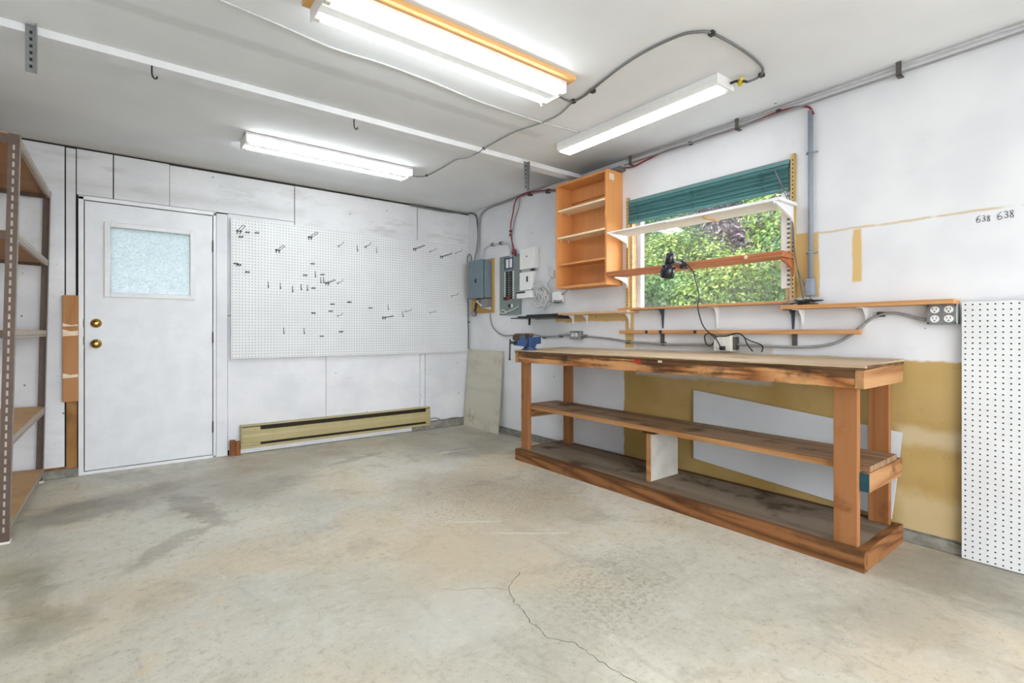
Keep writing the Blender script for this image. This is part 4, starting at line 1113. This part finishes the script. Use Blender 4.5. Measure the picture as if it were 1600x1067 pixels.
MB().tube([(2.90, 1.96, 1.545), (2.930,1.947,1.547), (2.930,1.908,1.513), (2.950,1.874,1.460), (2.960,1.862,1.397), (2.970,1.849,1.333), (2.980,1.851,1.287), (2.985,1.863,1.242), (2.990,1.857,1.187), (3.000,1.836,1.111), (3.020,1.802,1.060), (3.040,1.764,1.019), (3.055,1.737,0.957)], .0042, 6, 5).build('cord', M['black'], t, smooth=True)
bx('plug', M['black'], (W - .105, W - .080, 1.715, 1.748, .948, .975), t, bevel=.004)
cable('power_cable', [(3.065,1.774,1.035), (3.070,1.823,1.056), (3.080,1.866,1.047), (3.090,1.876,1.017), (3.100,1.864,0.978), (3.100,1.826,0.983), (3.070,1.782,1.035), (3.070,1.711,1.040), (3.080,1.665,1.056), (3.090,1.636,1.056), (3.090,1.603,1.032), (3.090,1.586,0.992), (3.090,1.550,0.945)], .0042, 'black', 'black cord looping over the ivory adapter behind the bench', 'cord')
cable('power_cable', [(3.100,1.608,1.032), (3.100,1.571,1.012), (3.105,1.509,0.989), (3.100,1.491,0.970), (3.090,1.494,0.943)], .0042, 'black', 'short black cord end falling behind the bench top right of the adapter', 'cord')

# ------------------------------------------------------------------ ledges behind the bench
def ledge_bracket(y, z, reach, drop, t, mat, w=.024):
    mb = MB()
    mb.prism([(y - w / 2, z), (y + w / 2, z), (y + w * .44, z - drop * .3), (y + w * .22, z - drop), (y - w * .22, z - drop), (y - w * .44, z - drop * .3)], 0, W - .006, W - .0005)
    mb.box(W - reach, W - .006, y - w / 2, y + w / 2, z - .004, z)
    mb.prism([(W - .006, z - drop * .85), (W - .018, z - drop * .35), (W - reach * .5, z - .004), (W - .006, z - .004)], 1, y - .002, y + .002)
    return mb.build('bracket', M[mat], t)
t = thing('wall_ledge', 'pale wooden ledge board left of the window, below the orange cabinet', 'ledge', (W - .07, 2.88, 1.21), 'ledge boards behind the bench')
bx('board', M['ledge_pale'], (W - .14, W - .001, 2.47, 3.313, 1.214, 1.232), t, bevel=.002)
for y in (3.19, 3.02, 2.56): ledge_bracket(y, 1.213, .12, .085 if y > 2.7 else .12, t, 'white_plastic')
t = thing('wall_ledge', 'long wooden ledge board forming the window sill', 'ledge', (W - .05, 1.95, 1.23), 'ledge boards behind the bench')
bx('board', M['ledge'], (W - .10, W - .001, 1.362, 2.598, 1.234, 1.250), t, bevel=.002)
for y, m_ in ((2.25, 'slate'), (1.82, 'white_plastic')): ledge_bracket(y, 1.233, .09, .14, t, m_)
t = thing('wall_ledge', 'wooden ledge board right of the window, running to the outlet box', 'ledge', (W - .06, .97, 1.19), 'ledge boards behind the bench')
bx('board', M['ledge'], (W - .12, W - .001, .582, 1.357, 1.199, 1.221), t, bevel=.002)
for y, m_ in ((1.335, 'slate'), (1.285, 'white_plastic'), (.965, 'white_plastic')): ledge_bracket(y, 1.198, .11, .115, t, m_)
t = thing('tool_rail', 'narrow wooden rail low on the wall above the bench top', 'rail', (W - .03, 1.8, 1.05))
bx('rail', M['ledge'], (W - .05, W - .012, .979, 2.627, 1.054, 1.080), t, bevel=.002)
for y in (2.25, 1.325):
    bx('bracket', M['hinge'], (W - .012, W - .0005, y - .014, y + .014, .975, 1.075), t, bevel=.001)
for px in (2.36, 2.235, 1.955):
    MB().lathe([(0, .012), (.006, .012), (.010, .009), (.011, .003)], (W - .05, px, 1.067), (-1, 0, 0), 12).build('knob', M['steel_dark'], t, smooth=True)

# black tray, left of the ledges
t = thing('black_tray', 'stack of flat black metal trays on the wall above the vise', 'tray', (W - .1, 3.5, 1.19))
bx('tray', M['black'], (W - .24, W - .02, 3.20, 3.80, 1.190, 1.200), t, bevel=.003)
bx('tray', M['steel_dark'], (W - .20, W - .02, 3.22, 3.74, 1.202, 1.214), t, bevel=.003)
bx('tray', M['black'], (W - .16, W - .02, 3.24, 3.66, 1.216, 1.228), t, bevel=.003)
bx('wall_bracket', M['steel_dark'], (W - .0195, W - .0005, 3.24, 3.70, 1.186, 1.232), t)
MB().tube([(W - .15, 3.62, 1.190), (W - .16, 3.61, 1.16), (W - .17, 3.60, 1.13)], .012, 8, 2, .008).build('lever', M['black'], t, smooth=True)

# heap of black cord on the ledge
t = thing('cord_heap', 'small heap of black cord and adapter on the ledge by the window corner', 'cord', (W - .06, 1.25, 1.222))
bx('adapter', M['black'], (W - .085, W - .045, 1.225, 1.28, 1.2215, 1.248), t, bevel=.005)
r4 = random.Random(9)
for k in range(5):
    a0 = r4.uniform(0, 6.3); cyy = 1.245 + r4.uniform(-.05, .05)
    pts = [(W - .06 + .035 * math.cos(a0 + q * .9), cyy + .05 * math.sin(a0 + q * .9), 1.2262 + .006 * k) for q in range(7)]
    MB().tube(pts, .004, 6, 4).build('loop', M['black'], t, smooth=True)

# ------------------------------------------------------------------ workbench
bn = thing('workbench', 'long rough wooden workbench with shelf and raised base deck along the right wall', 'workbench', (2.85, 2.05, 0))
bx0, bx1, by0, by1 = 2.574, 3.12, .795, 3.295
def worn(x0, x1, y0, y1, z0, z1, n, amp, seed, zb=None):
    """long board along y whose top and front edges are worn uneven"""
    r = random.Random(seed); mb = MB(); vs = []; fs = []
    zb = z1 if zb is None else zb
    for i in range(n + 1):
        y = y0 + (y1 - y0) * i / n
        d = r.uniform(0, amp); e = r.uniform(-amp, amp) * .6
        vs += [(x0 + d * .5, y, z0 + e * .5), (x1, y, z0), (x1, y, zb), (x0 + d, y, z1 - abs(e))]
    for i in range(n):
        a = i * 4; b = a + 4
        for k in range(4):
            k2 = (k + 1) % 4
            fs.append((a + k, a + k2, b + k2, b + k))
    fs.append((3, 2, 1, 0)); fs.append((n * 4, n * 4 + 1, n * 4 + 2, n * 4 + 3))
    mb.add(vs, [f[::-1] for f in fs])
    return mb
worn(bx0 - .004, bx1, by0 - .004, by1 + .004, .9065, .915, 60, .004, 3, .930).build('top_board', M['bench_top'], bn)
worn(bx0 - .006, bx0 + .02, by0 - .004, by1 + .004, .897, .9062, 70, .006, 8).build('top_edge', M['bench_edge'], bn)
bx('top_edge', M['bench_edge'], (bx0 + .021, bx1 - .01, by0 - .0055, by0 - .0042, .905, .918), bn)
worn(bx0, bx0 + .038, by0 + .039, by1 - .039, .816, .8968, 50, .004, 4).build('apron', M['apron'], bn)
for y0_, y1_ in ((by0, by0 + .038), (by1 - .038, by1)):
    mb = MB(); mb.hexa([(bx0, y0_, .813), (bx1, y0_, .813), (bx1, y1_, .813), (bx0, y1_, .813)], [(bx0, y0_, .8968), (bx1, y0_, .912), (bx1, y1_, .912), (bx0, y1_, .8968)])
    mb.build('end_board', M['bench_end'], bn, bevel=.003)
bx('back_board', M['base'], (bx1 - .038, bx1, by0 + .039, by1 - .039, .82, .906), bn, bevel=.002)
lz0, lz1 = .093, .8155
for (x0, x1, y0_, y1_) in ((2.612, 2.650, .834, .931), (2.612, 2.650, 3.175, 3.262), (3.040, 3.078, .834, .924), (3.040, 3.078, 3.115, 3.205)):
    bx('leg', M['leg'], (x0, x1, y0_, y1_, lz0, lz1), bn, bevel=.003)
for k, (y0_, y1_) in enumerate(((.795, .8335), (3.2625, 3.300))):
    c = bx('crosspiece', M['bench_end'], (2.640, 3.105, y0_, y1_, .342, .430), bn, bevel=.003)
    if k == 0:
        bx('painted_end', M['teal_paint'], (2.6375, 2.640, y0_ + .001, y1_ - .001, .344, .428), c, label='teal painted board end')
# shelf planks
for (x0, x1, seed) in ((2.655, 2.878, 5), (2.882, 3.036, 6)):
    worn(x0, x1, .800, 3.286, .4315, .458, 40, .003, seed).build('shelf_plank', M['bench_shelf'], bn)
worn(2.648, 2.6545, .934, 3.172, .428, .4575, 50, .003, 12).build('shelf_edge', M['shelf_edge'], bn)
# base frame and deck
worn(bx0, bx0 + .038, by0, by1, 0.0, .092, 40, .003, 14).build('base_board', M['base'], bn)
for y0_, y1_ in ((by0, by0 + .038), (by1 - .038, by1)):
    bx('base_board', M['base_x'], (bx0 + .0385, bx1, y0_, y1_, 0.0, .092), bn, bevel=.003)
bx('base_board', M['base'], (bx1 - .038, bx1, by0 + .0385, by1 - .0385, 0.0, .090), bn)
for (a, b) in ((by0 + .0385, 2.00), (2.003, by1 - .0385)):
    bx('deck', M['deck'], (bx0 + .0385, bx1 - .0385, a, b, .078, .0915), bn, bevel=.001)
bx('divider', M['divider'], (2.700, 3.00, 2.022, 2.052, .0918, .405), bn, bevel=.002)
bx('divider_edge', M['shelf_edge'], (2.694, 2.6995, 2.020, 2.054, .0918, .405), bn, bevel=.001)
bx('cleat', M['base'], (2.68, 3.03, 1.985, 2.075, .4055, .4312), bn, bevel=.002)
bx('sticker', M['red'], (bx0 - .0015, bx0 - .0004, 2.005, 2.055, .869, .893), bn, label='red sticker')
bx('sticker', M['foil'], (bx0 - .0015, bx0 - .0004, 1.845, 1.875, .880, .893), bn, label='pale torn sticker')

# white sheet behind the bench
mb = MB()
X0, X1 = W - .020, W - .014
pts = [(1.987, .186), (1.987, .663), (.800, .553), (.846, .100)]
mb.prism([(y, z) for y, z in pts], 0, X0, X1)
tag(mb.build('white_sheet', M['whiteboard'], loc=(W - .017, 1.4, .1)), 'white melamine sheet slanting against the wall behind the workbench', 'board')

# vise
v = thing('bench_vise', 'blue metal bench vise with rusty jaws on the left front bench corner', 'vise', (2.64, 3.20, .917))
zv = .9175
yc = 3.205
MB().lathe([(0, .062), (.012, .062), (.014, .050), (.026, .048)], (2.655, yc, zv), (0, 0, 1), 22).build('swivel_base', M['vise_blue'], v, smooth=False)
MB().prism([(2.625, zv + .026), (2.70, zv + .026), (2.705, zv + .045), (2.755, zv + .050), (2.755, zv + .105), (2.735, zv + .108), (2.73, zv + .098), (2.66, zv + .104), (2.645, zv + .112), (2.625, zv + .112)], 1, yc - .034, yc + .034).build('fixed_body', M['vise_blue'], v, bevel=.004)
MB().prism([(2.505, zv + .038), (2.600, zv + .028), (2.600, zv + .085), (2.572, zv + .108), (2.535, zv + .108), (2.515, zv + .078)], 1, yc - .030, yc + .030).build('sliding_body', M['vise_blue'], v, bevel=.004)
MB().prism([(2.512, zv + .080), (2.535, zv + .109), (2.572, zv + .109), (2.575, zv + .136), (2.540, zv + .136), (2.512, zv + .118)], 1, yc - .046, yc + .046).build('jaw', M['jaw'], v, bevel=.003)
MB().prism([(2.625, zv + .113), (2.660, zv + .106), (2.668, zv + .128), (2.650, zv + .136), (2.620, zv + .136), (2.618, zv + .113)], 1, yc - .046, yc + .046).build('jaw', M['jaw'], v, bevel=.003)
bx('slide', M['jaw'], (2.600, 2.627, yc - .016, yc + .016, zv + .045, zv + .090), v, bevel=.002)
MB().cyl((2.455, yc, zv + .062), (2.508, yc, zv + .062), .012, n=12).build('screw', M['steel_dark'], v, smooth=True)
MB().tube([(2.462, yc + .012, zv + .088), (2.452, yc + .002, zv + .0), (2.446, yc - .002, zv - .075)], .0065, 8).build('handle', M['steel_dark'], v, smooth=True)
MB().lathe([(0, .009), (.010, .010), (.014, .006)], (2.447, yc - .002, zv - .066), (-.07, -.03, -1), 10).build('handle_tip', M['steel_dark'], v)

# ------------------------------------------------------------------ steel shelving unit at left
rk = thing('shelving_unit', 'tall brown slotted steel shelving unit with particle board shelves at left', 'shelving unit', (-.47, 4.2, 0))
FX, BX, FY, BY, RH = -.470, -.925, 3.540, 4.865, 2.07
def post(x, y, sx, sy):
    """slotted angle: corner at x,y with flanges of 38 mm towards sx and sy"""
    mb = MB()
    w, th = .042, .0025
    mb.box(x, x + sx * w, y, y + sy * th, 0.012, RH)
    mb.cur = 1
    mb.box(x, x + sx * th, y + sy * th, y + sy * w, 0.012, RH)
    p = mb.build('post', [M['rack'], M['rack_side']], rk)
    n = 46
    sl = MB()
    for k in range(n):
        z = .06 + k * (RH - .1) / n
        yy = y - sy * .0006
        sl.box(x + sx * .017, x + sx * .025, yy, yy + .0006 * sy, z, z + .026)
        xx = x - sx * .0006
        sl.box(xx, xx + .0006 * sx, y + sy * .018, y + sy * .025, z, z + .026)
    sl.build('slots', M['rack_lip'], p, kind='stuff')
    MB().box(x - sx * .004, x + sx * .05, y - sy * .004, y + sy * .05, 0, .012).build('foot', M['offwhite'], p, bevel=.003)
    return p
post(FX, FY, -1, 1); post(FX, BY, -1, -1); post(BX, FY, 1, 1); post(BX, BY, 1, -1)
for (z0, z1) in ((2.018, 2.066), (1.535, 1.575), (1.035, 1.075), (.485, .532), (.045, .088)):
    sh = bx('shelf', M['particle'], (BX + .004, FX - .006, FY + .004, BY - .004, z1 - .018, z1 + .004), rk)
    und = bx('underside', M['particle_under'], (BX + .01, FX - .012, FY + .01, BY - .01, z1 - .020, z1 - .0182), sh)
    mb = MB()
    mb.box(FX - .005, FX - .0027, FY + .043, BY - .043, z0, z1); mb.box(FX - .02, FX - .005, FY + .043, BY - .043, z0, z0 + .003)
    mb.build('side_beam', M['rack_lip'], rk)
    slots = MB()
    for k in range(44):
        yy = FY + .06 + k * .028
        slots.box(FX - .0027, FX - .0022, yy, yy + .010, z0 + .008, z0 + .016)
    slots.build('beam_slots', M['rack'], sh, kind='stuff')
    bx('end_beam', M['rack'], (BX + .043, FX - .043, FY + .0027, FY + .005, z0, z1), rk)
    bx('end_beam', M['rack'], (BX + .043, FX - .043, BY - .005, BY - .0027, z0, z1), rk)
    bx('side_beam', M['rack'], (BX + .0027, BX + .005, FY + .043, BY - .043, z0, z1), rk)
rk.rotation_euler = (0, math.radians(1.1), 0)

# ------------------------------------------------------------------ garden outside the window
def leaves_mesh(name, centre, rad, n, size, mat, parent, seed, flat=1.0):
    r = random.Random(seed)
    vs = []; fs = []
    blobs = []
    for k in range(26):
        th = r.uniform(0, 2 * math.pi); u = r.uniform(-1, 1); q = math.sqrt(1 - u * u); d = r.uniform(.45, .9)
        blobs.append((Vector((centre[0] + rad[0] * q * math.cos(th) * d, centre[1] + rad[1] * q * math.sin(th) * d, centre[2] + rad[2] * u * d)), r.uniform(.28, .48)))
    b0 = Vector(parent['_base'])
    for k in range(n):
        c, br = blobs[r.randrange(len(blobs))]
        th = r.uniform(0, 2 * math.pi); u = r.uniform(-1, 1); q = math.sqrt(1 - u * u); d = r.uniform(.55, 1.0)
        dirv = Vector((q * math.cos(th), q * math.sin(th), u))
        p = c + Vector((dirv.x * rad[0], dirv.y * rad[1], dirv.z * rad[2])) * (br * d) - b0
        out = (dirv + Vector((r.uniform(-.6, .6), r.uniform(-.6, .6), r.uniform(-.2, .9)))).normalized()
        t = out.cross(Vector((r.uniform(-1, 1), r.uniform(-1, 1), r.uniform(-1.4, .2))))
        if t.length < .05: continue
        t.normalize(); s = out.cross(t)
        L = size * r.uniform(.6, 1.25); w = L * r.uniform(.2, .3)
        i = len(vs)
        vs += [p, p + t * L * .5 + s * w + out * w * .35, p + t * L, p + t * L * .5 - s * w + out * w * .35, p + t * L * .5]
        fs += [(i, i + 4, i + 1), (i + 4, i + 2, i + 1), (i, i + 3, i + 4), (i + 4, i + 3, i + 2)]
    me = bpy.data.meshes.new(name)
    me.from_pydata([tuple(q) for q in vs], [], fs)
    me.materials.append(mat)
    o = bpy.data.objects.new(name, me); COL.objects.link(o); o.parent = parent; o['kind'] = 'stuff'
    return o
def shrub(name, label, loc, rad, hz, n, size, mat, seed, cat='shrub'):
    t = thing(name, label, cat, loc, 'shrubs and trees outside the window')
    r = random.Random(seed * 3 + 1)
    leaves_mesh('foliage', (loc[0], loc[1], hz), rad, n, size, M[mat], t, seed)
    mb = MB()
    for k in range(6):
        a = r.uniform(0, 6.28); e = Vector((loc[0] + rad[0] * .6 * math.cos(a), loc[1] + rad[1] * .6 * math.sin(a), hz + rad[2] * r.uniform(-.1, .6)))
        s = Vector((loc[0] + .08 * math.cos(a), loc[1] + .08 * math.sin(a), loc[2]))
        mb.tube([s, s.lerp(e, .5) + Vector((0, 0, .15)), e], .035, 6, 3, .008)
    mb.build('branches', M['bark'], t, smooth=True)
    return t
G0 = -.12
shrub('shrub', 'leafy mid green shrub low outside the left part of the window', (5.5, 4.25, G0), (.75, .75, .95), 1.10, 16000, .062, 'leaf_green', 1)
shrub('shrub', 'yellow green shrub behind the clamp lamp outside the window', (7.0, 4.75, G0), (.75, .95, 1.15), 1.65, 14000, .075, 'leaf_lime', 2)
shrub('shrub', 'yellow green shrub low in the middle of the window view', (5.5, 3.05, G0), (.75, .62, .85), 1.05, 14000, .062, 'leaf_lime', 3)
shrub('shrub', 'large fine leaved green shrub at the right of the window view', (5.6, 2.0, G0), (.75, .60, 1.25), 1.45, 16000, .055, 'leaf_green', 4)
shrub('tree', 'tall dark leaved tree behind the shrubs at the left', (8.6, 6.6, G0), (1.3, 1.5, 2.2), 2.4, 14000, .10, 'leaf_dark', 5, 'tree')
shrub('tree', 'plum coloured tree rising behind the middle of the window', (10.6, 5.7, G0), (1.2, 2.2, 2.4), 3.6, 16000, .11, 'leaf_plum', 6, 'tree')
shrub('tree', 'light green tree behind the right part of the window', (7.6, 3.1, G0), (1.0, .95, 1.5), 1.75, 15000, .08, 'leaf_lime', 7, 'tree')
shrub('tree', 'dark hedge tree filling the far background of the window', (13.0, 6.5, G0), (1.2, 5.0, 3.6), 3.2, 20000, .20, 'leaf_dark', 8, 'tree')
for o in bpy.data.objects:
    if '_base' in o.keys(): del o['_base']
